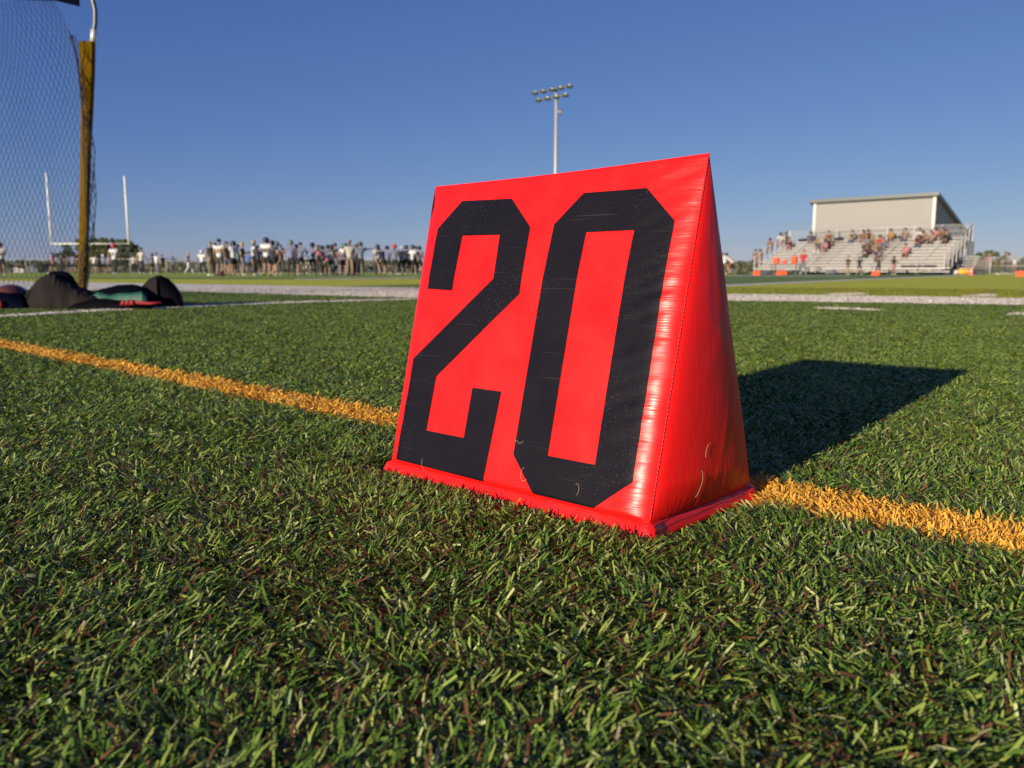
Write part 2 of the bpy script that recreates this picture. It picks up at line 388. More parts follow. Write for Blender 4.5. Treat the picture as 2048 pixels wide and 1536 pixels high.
# ------------------------------------------------------------------ the sideline marker
def vinyl(name, col, dust=0.0, rough=0.34, rib_axis='z'):
    m = bpy.data.materials.new(name); m.use_nodes = True
    nt = m.node_tree; b = nt.nodes['Principled BSDF']; L = nt.links.new
    b.inputs['Base Color'].default_value = (*col, 1); b.inputs['Roughness'].default_value = rough
    b.inputs['Specular IOR Level'].default_value = 0.5
    tc = nt.nodes.new('ShaderNodeTexCoord')
    mp = nt.nodes.new('ShaderNodeMapping'); L(tc.outputs['Object'], mp.inputs[0])
    mp.inputs['Scale'].default_value = (30, 30, 420) if rib_axis == 'z' else (420, 420, 14)
    n = nt.nodes.new('ShaderNodeTexNoise'); n.inputs['Scale'].default_value = 1.0; n.inputs['Detail'].default_value = 3
    L(mp.outputs[0], n.inputs['Vector'])
    bp = nt.nodes.new('ShaderNodeBump'); bp.inputs['Distance'].default_value = 0.00045; bp.inputs['Strength'].default_value = 0.75
    L(n.outputs['Fac'], bp.inputs['Height']); L(bp.outputs[0], b.inputs['Normal'])
    nr = nt.nodes.new('ShaderNodeTexNoise'); nr.inputs['Scale'].default_value = 22; nr.inputs['Detail'].default_value = 6
    L(tc.outputs['Object'], nr.inputs['Vector'])
    mr = nt.nodes.new('ShaderNodeMapRange'); mr.inputs[1].default_value = .3; mr.inputs[2].default_value = .7
    mr.inputs[3].default_value = rough - .07; mr.inputs[4].default_value = rough + .12
    L(nr.outputs['Fac'], mr.inputs[0]); L(mr.outputs[0], b.inputs['Roughness'])
    # specks of grit and rub marks
    v = nt.nodes.new('ShaderNodeTexVoronoi'); v.inputs['Scale'].default_value = 330; L(tc.outputs['Object'], v.inputs['Vector'])
    th = nt.nodes.new('ShaderNodeMath'); th.operation = 'LESS_THAN'; th.inputs[1].default_value = 0.17; L(v.outputs['Distance'], th.inputs[0])
    n3 = nt.nodes.new('ShaderNodeTexNoise'); n3.inputs['Scale'].default_value = 9; n3.inputs['Detail'].default_value = 4; L(tc.outputs['Object'], n3.inputs['Vector'])
    m3 = nt.nodes.new('ShaderNodeMapRange'); m3.inputs[1].default_value = .46; m3.inputs[2].default_value = .66; L(n3.outputs['Fac'], m3.inputs[0])
    mu = nt.nodes.new('ShaderNodeMath'); mu.operation = 'MULTIPLY'; L(th.outputs[0], mu.inputs[0]); L(m3.outputs[0], mu.inputs[1])
    # long faint scratches
    mp2 = nt.nodes.new('ShaderNodeMapping'); mp2.inputs['Rotation'].default_value = (0.1, 0.35, 0.1); mp2.inputs['Scale'].default_value = (9, 9, 520); L(tc.outputs['Object'], mp2.inputs[0])
    n4 = nt.nodes.new('ShaderNodeTexNoise'); n4.inputs['Scale'].default_value = 1; n4.inputs['Detail'].default_value = 1; L(mp2.outputs[0], n4.inputs['Vector'])
    m4 = nt.nodes.new('ShaderNodeMapRange'); m4.inputs[1].default_value = .70; m4.inputs[2].default_value = .82; m4.inputs[4].default_value = .35; L(n4.outputs['Fac'], m4.inputs[0])
    ad = nt.nodes.new('ShaderNodeMath'); ad.operation = 'ADD'; L(mu.outputs[0], ad.inputs[0]); L(m4.outputs[0], ad.inputs[1])
    sc = nt.nodes.new('ShaderNodeMath'); sc.operation = 'MULTIPLY'; sc.inputs[1].default_value = dust; sc.use_clamp = True; L(ad.outputs[0], sc.inputs[0])
    mx = nt.nodes.new('ShaderNodeMix'); mx.data_type = 'RGBA'; mx.inputs[6].default_value = (*col, 1)
    mx.inputs[7].default_value = (0.30, 0.27, 0.25, 1) if col[0] < .3 else (0.85, 0.25, 0.2, 1)
    L(sc.outputs[0], mx.inputs[0]); L(mx.outputs[2], b.inputs['Base Color'])
    return m

RED = (0.80, 0.009, 0.007)
red_v = vinyl('red_vinyl', RED, 0.06, 0.35); red_side = vinyl('red_vinyl_side', RED, 0.05, 0.40, 'x')
red_v.node_tree.nodes['Principled BSDF'].inputs['Specular IOR Level'].default_value = .38; red_side.node_tree.nodes['Principled BSDF'].inputs['Specular IOR Level'].default_value = .28
black_v = vinyl('black_vinyl', (0.007, 0.006, 0.010), 0.22, 0.50)
FN = np.cross(BL - BR, AR - BR); FN /= np.linalg.norm(FN)
if FN[1] > 0: FN = -FN
black_v.node_tree.nodes['Principled BSDF'].inputs['Specular IOR Level'].default_value = .12
W_ = 0.416
def puff(a, b, P=.011, r0=.032):
    d = max(0, min(a, 1-a)) * W_; e = 1.0
    if d < r0:
        x = (r0 - d) / r0; e = 1 - (1 - math.sqrt(1 - (.9*x)**2)) / (1 - math.sqrt(1 - .81))
    return P * e * min(1, max(0, 1-b) / .35)**.7 * min(1, max(0, b) / .018)**.5
def front(a, b, lift=0.0):
    p = (1-b)*((1-a)*BL + a*BR) + b*((1-a)*AL + a*AR)
    d = (1 - a) * W_; dl = a * W_
    w = 0.0
    if d < .075:        # short crosswise creases where the cover is pulled over the edge
        k = math.sin(math.pi * min(1, d / .075)) ** .6 if d > 0 else 0
        z = p[2]
        k *= .35 + 1.3*abs(noise.noise(Vector((d*9, 12.2, z*17))))
        w = k * (noise.noise(Vector((d*6, 1.7, z*80 + d*30))) * .0016 + noise.noise(Vector((d*14 + z*20, 5.1, z*210))) * .0005)
    if dl < .05: w += math.sin(math.pi*dl/.05) * noise.noise(Vector((3.3, dl*5, p[2]*60))) * .0009
    w += noise.noise(Vector((a*3, b*3, 8))) * .0010 * math.sin(math.pi*a) * math.sin(math.pi*min(1, b))
    # slight sag of the ridge between its ends, small dent at the top left corner
    sag = -0.0022 * math.sin(math.pi * a) * b**6
    dent = -0.004 * math.exp(-((a)/.03)**2 - ((b-.93)/.04)**2)
    q = p + FN * (puff(a, b) + w + lift)
    q[2] += sag; q += np.array([-.7353, .6778, 0]) * dent
    return q
marker = empty('yard_marker', Vector((*((BL+BB)/2)[:2], 0)), 'big red padded wedge marker with black number 20 standing on the yellow line', 'yard marker')
MO = marker.location.copy()
def mk(mb, name, m, smooth=True):
    o = mb.build(name, m, marker, smooth, local=MO); return o
mb = MB(); na, nb = 150, 240
rows = [[front(i/na, j/nb) for i in range(na+1)] for j in range(nb+1)]
mb.grid(rows); fr = mk(mb, 'front_panel', red_v)
SN = np.cross(AR - BR, BB - BR); SN /= np.linalg.norm(SN)
if SN @ np.array([.7353, -.6778, 0]) < 0: SN = -SN
def side_pt(A0, B0, T0, nrm, s, b, amp):
    f = (1-b)*A0 + b*T0; g = (1-b)*B0 + b*T0
    p = (1-s)*f + s*g
    w = (1-b)**.8
    bul = amp * (4*s*(1-s))**.62 * w * min(1, b/.10)**.55
    # gathers above the hem and long pulls towards the back corner
    gat = math.exp(-(b/.07)) * noise.noise(Vector((s*34, 3, b*5))) * .0013 * math.sin(math.pi*s)
    pull = noise.noise(Vector(((s - b*.9)*13, 9, b*2))) * .0010 * math.exp(-((b-.17)/.15)**2) * max(0, s)**1.3 * min(1, (1-s)*5)
    rip = noise.noise(Vector((s*5, 4.2, p[2]*30))) * .0005 * math.sin(math.pi*s)
    return p + nrm * (bul + gat + pull + rip)
mb = MB(); ns, nt_ = 90, 150
rows = [[side_pt(BR, BB, AR, SN, i/ns, j/nt_, .019) for i in range(ns+1)] for j in range(nt_+1)]
rows[0] = [r.copy() for r in rows[0]]
mb.grid(rows); mk(mb, 'side_panel', red_side)
mb = MB(); rows = [[side_pt(BK, BL, AL, -SN, i/20, j/30, .014) for i in range(21)] for j in range(31)]
mb.grid(rows); mk(mb, 'side_panel', red_side)
BN = np.cross(AR - BB, BK - BB); BN /= np.linalg.norm(BN)
if BN[1] < 0: BN = -BN
mb = MB(); rows = []
for j in range(41):
    b = j/40; r = []
    for i in range(41):
        a = i/40; p = (1-b)*((1-a)*BB + a*BK) + b*((1-a)*AR + a*AL); q = p + BN*puff(a, b)
        q[2] += -0.0022*math.sin(math.pi*a)*b**6; r.append(q)
    rows.append(r)
mb.grid(rows); mk(mb, 'back_panel', red_v)
mb = MB(); e = np.array([0, 0, .001]); mb.poly([BL+e, BK+e, BB+e, BR+e]); mk(mb, 'base_panel', red_v, False)

two = [(0.1496, 0.9321), (0.3631, 0.9248), (0.4621, 0.82), (0.4714, 0.6), (0.1779, 0.3146), (0.1723, 0.1328), (0.3402, 0.132), (0.3434, 0.2932), (0.4618, 0.2924), (0.4456, 0.009), (0.0497, 0.0164), (0.057, 0.3657), (0.3573, 0.6487), (0.3463, 0.7988), (0.1849, 0.8025), (0.1869, 0.6085), (0.0725, 0.6132), (0.0628, 0.833)]
zo = [(0.634, 0.92), (0.8399, 0.9152), (0.944, 0.811), (0.9485, 0.1011), (0.8446, 0.0071), (0.6384, 0.005), (0.5456, 0.112), (0.5514, 0.8229)]
zi = [(0.6718, 0.7913), (0.8281, 0.79), (0.8291, 0.1281), (0.6694, 0.1277)]
def numeral(name, loops, label):
    bm = bmesh.new(); es = []
    for lp in loops:
        vs = [bm.verts.new((a, max(b, .012), 0)) for a, b in lp]
        es += [bm.edges.new((vs[i], vs[(i+1) % len(vs)])) for i in range(len(vs))]
    bmesh.ops.triangle_fill(bm, edges=es, use_beauty=True, use_dissolve=False)
    for k in range(1, 90):
        bmesh.ops.bisect_plane(bm, geom=bm.verts[:]+bm.edges[:]+bm.faces[:], plane_co=(k/90, 0, 0), plane_no=(1, 0, 0))
    for k in range(1, 160):
        bmesh.ops.bisect_plane(bm, geom=bm.verts[:]+bm.edges[:]+bm.faces[:], plane_co=(0, k/160, 0), plane_no=(0, 1, 0))
    for v in bm.verts:
        v.co = Vector(front(v.co.x, v.co.y, .0007)) - MO
    bmesh.ops.recalc_face_normals(bm, faces=bm.faces)
    if sum((f.normal.dot(Vector(FN)) for f in bm.faces)) < 0: bmesh.ops.reverse_faces(bm, faces=bm.faces)
    me = bpy.data.meshes.new(name); bm.to_mesh(me); bm.free(); me.shade_smooth(); me.materials.append(black_v)
    o = bpy.data.objects.new(name, me); COL.objects.link(o); o.parent = marker; o['label'] = label
numeral('numeral', [two], 'black vinyl numeral two on the front panel')
numeral('numeral', [zo, zi], 'black vinyl numeral zero on the front panel')

# sewn hem that sticks out round the base
cor = [BL, BR, BB, BK]; cen = sum(cor) / 4
def hem_path(off, z):
    pts = []
    for i in range(4):
        p, q = cor[i], cor[(i+1) % 4]; d = (q-p); L = np.linalg.norm(d); d = d/L
        nn_ = np.array([d[1], -d[0], 0]);
        if nn_ @ (p - cen) < 0: nn_ = -nn_
        m = int(L/.006)
        for k in range(m):
            t = k/m
            c = p + d*L*t
            wv = 1 + .22*noise.noise(Vector((c[0]*22, c[1]*22, 1)))
            ext = off*wv + (1 if off > 0 else 0)*.004*max(0, 1-t*L/.02) + (1 if off > 0 else 0)*.004*max(0, 1-(1-t)*L/.02)
            s = (0 if off == 0 else 1)
            o_ = c + nn_*ext + d*(s*off*(-1 if t*L < .012 else 1 if (1-t)*L < .012 else 0))*.8
            zz = z + (.0022*noise.noise(Vector((c[0]*30, c[1]*30, 7))) if off > 0 else 0)
            pts.append(np.array([o_[0], o_[1], zz]))
    pts.append(pts[0]); return pts
mb = MB(); mb.grid([hem_path(0.0, .0035), hem_path(.0025, .0012), hem_path(.0045, -.0035), hem_path(.0070, -.0095), hem_path(.0090, -.0135), hem_path(.0080, -.0150), hem_path(.002, -.006)])
h_ = mk(mb, 'hem', red_v); recalc(h_)
# stitching: dark thread dashes along the front right seam and the hem
mb = MB(); k = 0.012
def dash(p, q, w): mb.bar(p, q, w, w)
Lr = np.linalg.norm(AR - BR); s = .012
while s < Lr - .006:
    b0, b1 = s/Lr, (s + .0026)/Lr
    off_ = (FN + SN); off_ = off_/np.linalg.norm(off_)*.0011
    p = front(1.0, b0) + off_; q = front(1.0, b1) + off_
    dash(p, q, .0007); s += .0044
for inset, z in ((.0028, .0012), (.0054, -.0045)):
    path = hem_path(inset, z); i = 0
    for i in range(0, len(path)-1):
        p, q = path[i], path[i+1]
        if np.linalg.norm(p - q) > .012: continue
        dash(p, p + (q-p)*.62, .0007)
thr = mat('dark_thread', (0.22, 0.008, 0.014), .7)
mk(mb, 'stitching', thr, False)
# piping line of the seams
mb = MB(); mb.tube([front(1.0, t/40) + SN*.0003 for t in range(41)], .0009, 6); mk(mb, 'seam', red_side)
# a few loose turf fibres clinging to the vinyl
fib_m = mat('fibre', (0.36, 0.30, 0.15), .6)
def fibre(pts, label):
    mb = MB(); mb.tube([Vector(p) for p in pts], .00022, 5)
    o = mb.build('turf_fibre', fib_m); tag(o, label, 'fibre', 'loose fibres stuck to the red marker')
def onf(a, b): return front(a, b, .0016)
fibre([onf(.60+.013*math.cos(t), .062+.020*math.sin(t)) for t in np.linspace(1.9, 5.6, 12)], 'curly straw fibre at the foot of the zero on the red marker')
fibre([onf(.785+.008*math.cos(t), .052+.016*math.sin(t)) for t in np.linspace(-1.2, 2.2, 9)], 'short bent fibre under the right side of the zero')
fibre([onf(.175+.004*math.cos(t), .020+.020*math.sin(t)) for t in np.linspace(-1.4, 1.6, 8)], 'short upright fibre at the foot of the numeral two')
fibre([onf(.548+.03*t, .150+.004*math.sin(t*9)) for t in np.linspace(0, 1, 9)], 'tiny hooked fibre at the left edge of the zero')
def ons(s_, b): return side_pt(BR, BB, AR, SN, s_, b, .021)
fibre([ons(.40+.05*math.cos(t), .16+.035*math.sin(t)) for t in np.linspace(1.4, 3.2, 8)], 'arched pale fibre high on the side panel of the marker')
fibre([ons(.31+.02*math.cos(t), .085+.04*math.sin(t)) for t in np.linspace(-1.3, 1.5, 8)], 'thin upright fibre low on the side panel of the marker')
#PART2
# ------------------------------------------------------------------ kicking net cage on the left
steel = solid('galvanised', (0.10, 0.105, 0.10), .40, metal=.5)
gold_pad = mat('gold_padding', (0.135, 0.076, 0.005), .65, var=.12, vscale=3, bump=.003, bscale=7)  # gold darkened: the shade on the padding is put into its colour
net_m = mat('net_twine', (0.010, 0.014, 0.022), .8)
navy = mat('navy_cloth', (0.003, 0.004, 0.010), .7, bump=.002, bscale=30)
NY = 8.2                                    # depth of the net
def npt(px, py, y=NY): return Vector((at(px + (541.5-py)*0, y).x, y, hz(py, px, y)))
def persp(px, py, y=NY):
    """survey point at depth y"""
    c, s = math.cos(PITCH), math.sin(PITCH)
    dx, dy = (px - 1024) / FPX, (py - 768) / FPX
    t = y / (c - dy * s)
    return Vector((dx * t, y, CAMH + t * (-s - dy * c)))
for m_ in (navy, gold_pad): m_.node_tree.nodes['Principled BSDF'].inputs['Specular IOR Level'].default_value = 0
cage = empty('kicking_net', (persp(165, 590).x, NY, 0), 'tall black mesh net hung on a gold padded steel pole at the left', 'kicking net')
CO = Vector(cage.location)
pole_pts = [persp(165, 592), persp(168, 560), persp(172, 430), persp(176, 300), persp(181, 180), persp(186, 78), persp(190.5, 45), persp(190.5, 20), persp(186, 2), persp(176, -14), persp(158, -26), persp(120, -34), persp(-300, -60)]
mb = MB(); mb.tube(pole_pts, .020, 12); mb.build('pole', steel, cage, True, local=CO)
mb = MB(); mb.tube([persp(186, 84), persp(187.8, 60)], .027, 12); mb.build('pole_sleeve', solid('pale_steel', (.72, .70, .66), .3, metal=.3), cage, True, local=CO)
# padding: flattened sleeve, wide at the top
mb = MB(); rows = []
padw = [(84, 174.5, 15.3), (140, 175, 13.8), (220, 174, 11.5), (300, 171.5, 9.8), (400, 169.5, 8.8), (480, 168, 8.6), (540, 166.5, 8.6), (585, 164, 8.6)]
for py, cx, hw in padw:
    c = persp(cx, py); wd = hw * .92 / FPX * NY; ring = []
    for k in range(17):
        t = 2*math.pi*k/16
        ring.append(c + Vector((wd*math.copysign(abs(math.cos(t))**.35, math.cos(t)), .035*math.copysign(abs(math.sin(t))**.45, math.sin(t)), .004*math.sin(k*2.1+py))))
    rows.append(ring)
mb.grid(rows); mb.poly(rows[0][:-1]); o = mb.build('pole_padding', gold_pad, cage, True, local=CO); recalc(o)
mb = MB(); a = persp(-250, -34); b = persp(156, -32); c = persp(157.5, 12); d = persp(108, 0); e = persp(-250, -8)
mb.prism([a, b, c, d, e], (0, .02, 0)); o = mb.build('top_band', navy, cage, False, local=CO); recalc(o)
# the net: two families of twine crossing in diamonds, pulled in towards the pole
eg = [(0, 105), (12, 118), (60, 137), (110, 151), (170, 160), (230, 163.5), (300, 163), (440, 161), (520, 160), (575, 158)]
def redge(py): return float(np.interp(py, [a for a, b in eg], [b for a, b in eg]))
def netp(p, q):
    """p 0..1 from far left to the pole, q 0..1 from the top to the ground"""
    py = 2 + q * 573
    xr = redge(py); xl = -420
    pw = p ** 0.93
    px = xl + (xr - xl) * pw + 6*noise.noise(Vector((p*9, q*4, 2)))*(1-q*.5)
    y = NY + .10*math.sin(p*21 + q*2) + .12*noise.noise(Vector((p*6, q*3, 5)))
    return persp(px, py + 11*noise.noise(Vector((p*7, q*5, 9))), y)
mb = MB(); NCx, NCy = 56, 21; STEP = 2
for fam in (1, -1):
    for k in range(-NCy, NCx + NCy + 1):
        pts = []
        for j in range(0, NCy*STEP + 1):
            q = j/(NCy*STEP); p = (k + fam*(q*NCy) ) / NCx
            if fam > 0: p = (k + q*NCy) / NCx
            else: p = (k - q*NCy) / NCx
            if 0 <= p <= 1:
                pts.append(netp(p, q ** .92))
            else:
                if len(pts) > 1: mb.tube(pts, .0019, 4, False)
                pts = []
        if len(pts) > 1: mb.tube(pts, .0019, 4, False)
mb.tube([persp(redge(y) + .5, y, NY - .03) for y in np.linspace(60, 575, 50)], .0045, 5)
mb.build('net', net_m, cage, False, local=CO)
# loose edge of the net gathered round the pole
mb = MB()
rg = [(60, 137, 145), (120, 152, 163), (170, 160, 168), (230, 164, 177), (300, 165, 189), (380, 170, 192), (470, 172, 190), (520, 160, 184), (580, 156, 176)]
def gat(s, py):
    a = float(np.interp(py, [r[0] for r in rg], [r[1] for r in rg])); b = float(np.interp(py, [r[0] for r in rg], [r[2] for r in rg]))
    return persp(a + (b-a)*s + 1.2*math.sin(py*.06 + s*9), py, NY - .07 - .05*math.sin(s*9))
for k in range(9):
    mb.tube([gat((k/8 + .12*math.sin(t*31 + k*1.7)) % 1.0 if False else min(1, max(0, k/8 + .10*math.sin(t*31 + k*1.7))), 70 + t*505) for t in np.linspace(0, 1, 80)], .0030, 4, False)
for k in range(9):
    mb.tube([gat(min(1, max(0, .5 + .5*math.sin(t*26 + k))), 150 + t*420) for t in np.linspace(0, 1, 110)], .0018, 4, False)
mb.build('net_edge', net_m, cage, False, local=CO)

# ------------------------------------------------------------------ equipment bags in front of the net
BY = 5.95
def bag(name, prof, y0, depth, m, label, cat, seed, base_py, parent=None, crease=.012):
    """soft bag: its outline is measured, its body is rounded in depth and creased"""
    mb = MB(); x0, x1 = prof[0][0], prof[-1][0]; rows = []
    nx, ny = 90, 46; loc = persp((x0+x1)/2, base_py, y0); loc.z = 0
    for j in range(ny+1):
        t = -1 + 2*j/ny; r = []
        for i in range(nx+1):
            px = x0 + (x1-x0)*i/nx; py = float(np.interp(px, [p[0] for p in prof], [p[1] for p in prof]))
            c = persp(px, py, y0); h = max(0.004, c.z)
            e = max(0, 1 - abs(t)**2.6)**.5
            ends = min(1, min(i, nx-i)/nx*9)**.5
            yy = y0 + t*depth*(.35+.65*ends)
            n1 = noise.noise(Vector((px*.035 + seed, t*1.6, seed))); n2 = noise.noise(Vector((px*.09, t*3.5 + px*.02, seed+4)))
            z = h*e + (n1*crease + abs(n2)*crease*.9)*e*(1 - .75*math.exp(-(t/.25)**2))
            r.append((c.x*yy/y0*1.0 + n2*crease*.4, yy + n1*crease*1.5, max(-.004, z)))
        rows.append(r)
    mb.grid(rows)
    o = mb.build(name, m, parent, True, local=tuple(loc) if parent is None else tuple(parent.location))
    recalc(o)
    if o.data.polygons[len(o.data.polygons)//2].normal.z < 0: o.data.flip_normals()
    if parent is None: tag(o, label, cat)
    return o
bag_g = mat('charcoal_canvas', (0.022, 0.019, 0.018), .9, var=.35, vscale=9, bump=.003, bscale=40)
bag_k = mat('black_nylon', (0.0025, 0.0025, 0.004), .7, var=.2, vscale=10, bump=.002, bscale=60)
teal = mat('teal_nylon', (0.006, 0.075, 0.045), .6, var=.2, bump=.002, bscale=30)
redn = mat('red_webbing', (0.30, 0.010, 0.016), .6, bump=.002, bscale=40)
brownl = mat('brown_leather', (0.085, 0.030, 0.022), .32, var=.4, vscale=12)
for m_ in (bag_g, bag_k): m_.node_tree.nodes['Principled BSDF'].inputs['Specular IOR Level'].default_value = .04
def bagroot(name, px, label, cat='bag', y=BY):
    return empty(name, (persp(px, 600, y).x, y, 0), label, cat)
b1 = bagroot('duffel_bag', 120, 'big rumpled charcoal duffel bag with a black lid below the net')
bag('body', [(50, 618), (52, 592), (60, 577), (70, 566), (80, 556), (90, 551), (104, 551), (125, 557), (150, 571), (175, 582), (192, 588), (208, 600), (215, 617)], BY, .30, bag_g, None, None, 3, 618, b1, .022)
bag('lid', [(84, 600), (90, 553), (98, 545.5), (108, 542), (122, 542), (136, 545), (146, 552), (154, 563), (160, 574), (166, 600)], BY + .06, .17, bag_k, None, None, 8, 618, b1, .008)
hp = [persp(x, y, BY - .18) for x, y in [(66, 580), (58, 584), (54, 592), (56, 598), (62, 597), (68, 588)]]
mb = MB(); mb.tube(hp, .008, 8); mb.build('handle', bag_g, b1, True, local=b1.location)
b2 = bagroot('flat_bag', 235, 'flattened black bag with a green panel between two humps')
bag('body', [(162, 617), (175, 592), (195, 581), (215, 575), (240, 569.5), (262, 569), (282, 573), (300, 585), (310, 615)], BY + .05, .24, bag_k, None, None, 12, 617, b2, .012)
bag('side_panel', [(182, 592), (196, 584), (222, 590), (240, 586), (262, 586), (284, 583), (292, 590), (296, 604)], BY - .17, .05, teal, None, None, 15, 617, b2, .004)
bag('front_pocket', [(130, 618), (150, 604), (180, 598), (212, 597), (238, 601), (262, 603), (290, 606), (306, 617)], BY - .23, .10, bag_k, None, None, 18, 617, b2, .006)
BY += .2
b3 = bagroot('domed_bag', 325, 'domed black bag with a grey side patch, rightmost of the bags')
bag('body', [(272, 614), (278, 590), (288, 570), (300, 557), (312, 551.5), (322, 551), (336, 557), (350, 569), (360, 583), (366, 598), (368, 612)], BY, .22, bag_k, None, None, 22, 614, b3, .008)
bag('side_patch', [(270, 588), (280, 577), (290, 566), (300, 557), (312, 552.5), (322, 552.5), (330, 558), (331, 572), (318, 592)], BY - .035, .205, bag_g, None, None, 25, 614, b3, .007)
mb = MB(); mb.tube([persp(x, y, 5.60) for x, y in [(250, 607), (262, 605), (280, 606), (300, 607), (322, 605)]], [.016, .020, .012, .010, .006], 8)
for k in range(3): mb.tube([persp(246 + 9*k + dx, 606 + dy, 5.58) for dx, dy in ((-3, 4), (0, -3), (4, 3))], .012, 8)
o = mb.build('red_strap', redn, None, True, local=tuple(Vector((b3.location.x, 5.6, 0)))); tag(o, 'crumpled red strap lying in front of the domed bag', 'strap')
BY -= .2
b4 = bagroot('football_helmet', 22, 'dark helmet with a brown sheen at the left edge of the picture', 'helmet', BY + .1)
mb = MB(); c = persp(24, 592, BY + .1); rows = []
for j in range(15):
    f = math.pi/2*j/14; r = []
    for i in range(25):
        t = 2*math.pi*i/24
        r.append((c.x + .115*math.cos(f)*math.cos(t) - .006, c.y + .125*math.cos(f)*math.sin(t), c.z + .085*math.sin(f)*(1+.0*t)))
    rows.append(r)
mb.grid(rows); mb.build('shell', brownl, b4, True, local=b4.location)
b5 = bagroot('navy_bag', 20, 'low dark navy bag under the brown helmet at the left edge', 'bag', BY)
bag('body', [(-120, 618), (-110, 585), (-40, 580), (10, 585), (30, 587), (45, 592), (58, 603), (66, 617)], BY, .26, navy, None, None, 31, 618, b5, .010)
mb = MB(); mb.tube([persp(x, y, BY - .27) for x, y in [(-8, 612), (0, 605), (3, 615)]], .02, 8); mb.build('red_tab', redn, b5, True, local=b5.location)

# ------------------------------------------------------------------ people
def skin_mesh(name, joints, edges, sub=1, smooth=True):
    """joints: {key: ((x,y,z), (rx, ry))}; grows one continuous surface along the edges"""
    keys = list(joints); idx = {k: i for i, k in enumerate(keys)}
    me = bpy.data.meshes.new(name + '_bones')
    me.from_pydata([joints[k][0] for k in keys], [(idx[a], idx[b]) for a, b in edges], []); me.update()
    o = bpy.data.objects.new(name + '_bones', me); COL.objects.link(o)
    md = o.modifiers.new('s', 'SKIN'); md.use_smooth_shade = True; md.branch_smoothing = .3
    if sub:
        s2 = o.modifiers.new('u', 'SUBSURF'); s2.levels = sub
    sv = me.skin_vertices[0].data
    for k in keys:
        r = joints[k][1]; r = (r, r) if not isinstance(r, tuple) else r
        sv[idx[k]].radius = r
    # one root per connected piece
    seen = set(); adj = {k: [] for k in keys}
    for a, b in edges: adj[a].append(b); adj[b].append(a)
    for k in keys:
        if k in seen: continue
        sv[idx[k]].use_root = True; st = [k]
        while st:
            z = st.pop()
            if z in seen: continue
            seen.add(z); st += adj[z]
    bpy.context.view_layer.update()
    dg = bpy.context.evaluated_depsgraph_get()
    res = bpy.data.meshes.new_from_object(o.evaluated_get(dg)); res.name = name
    bpy.data.objects.remove(o); bpy.data.meshes.remove(me)
    res.shade_smooth()
    return res

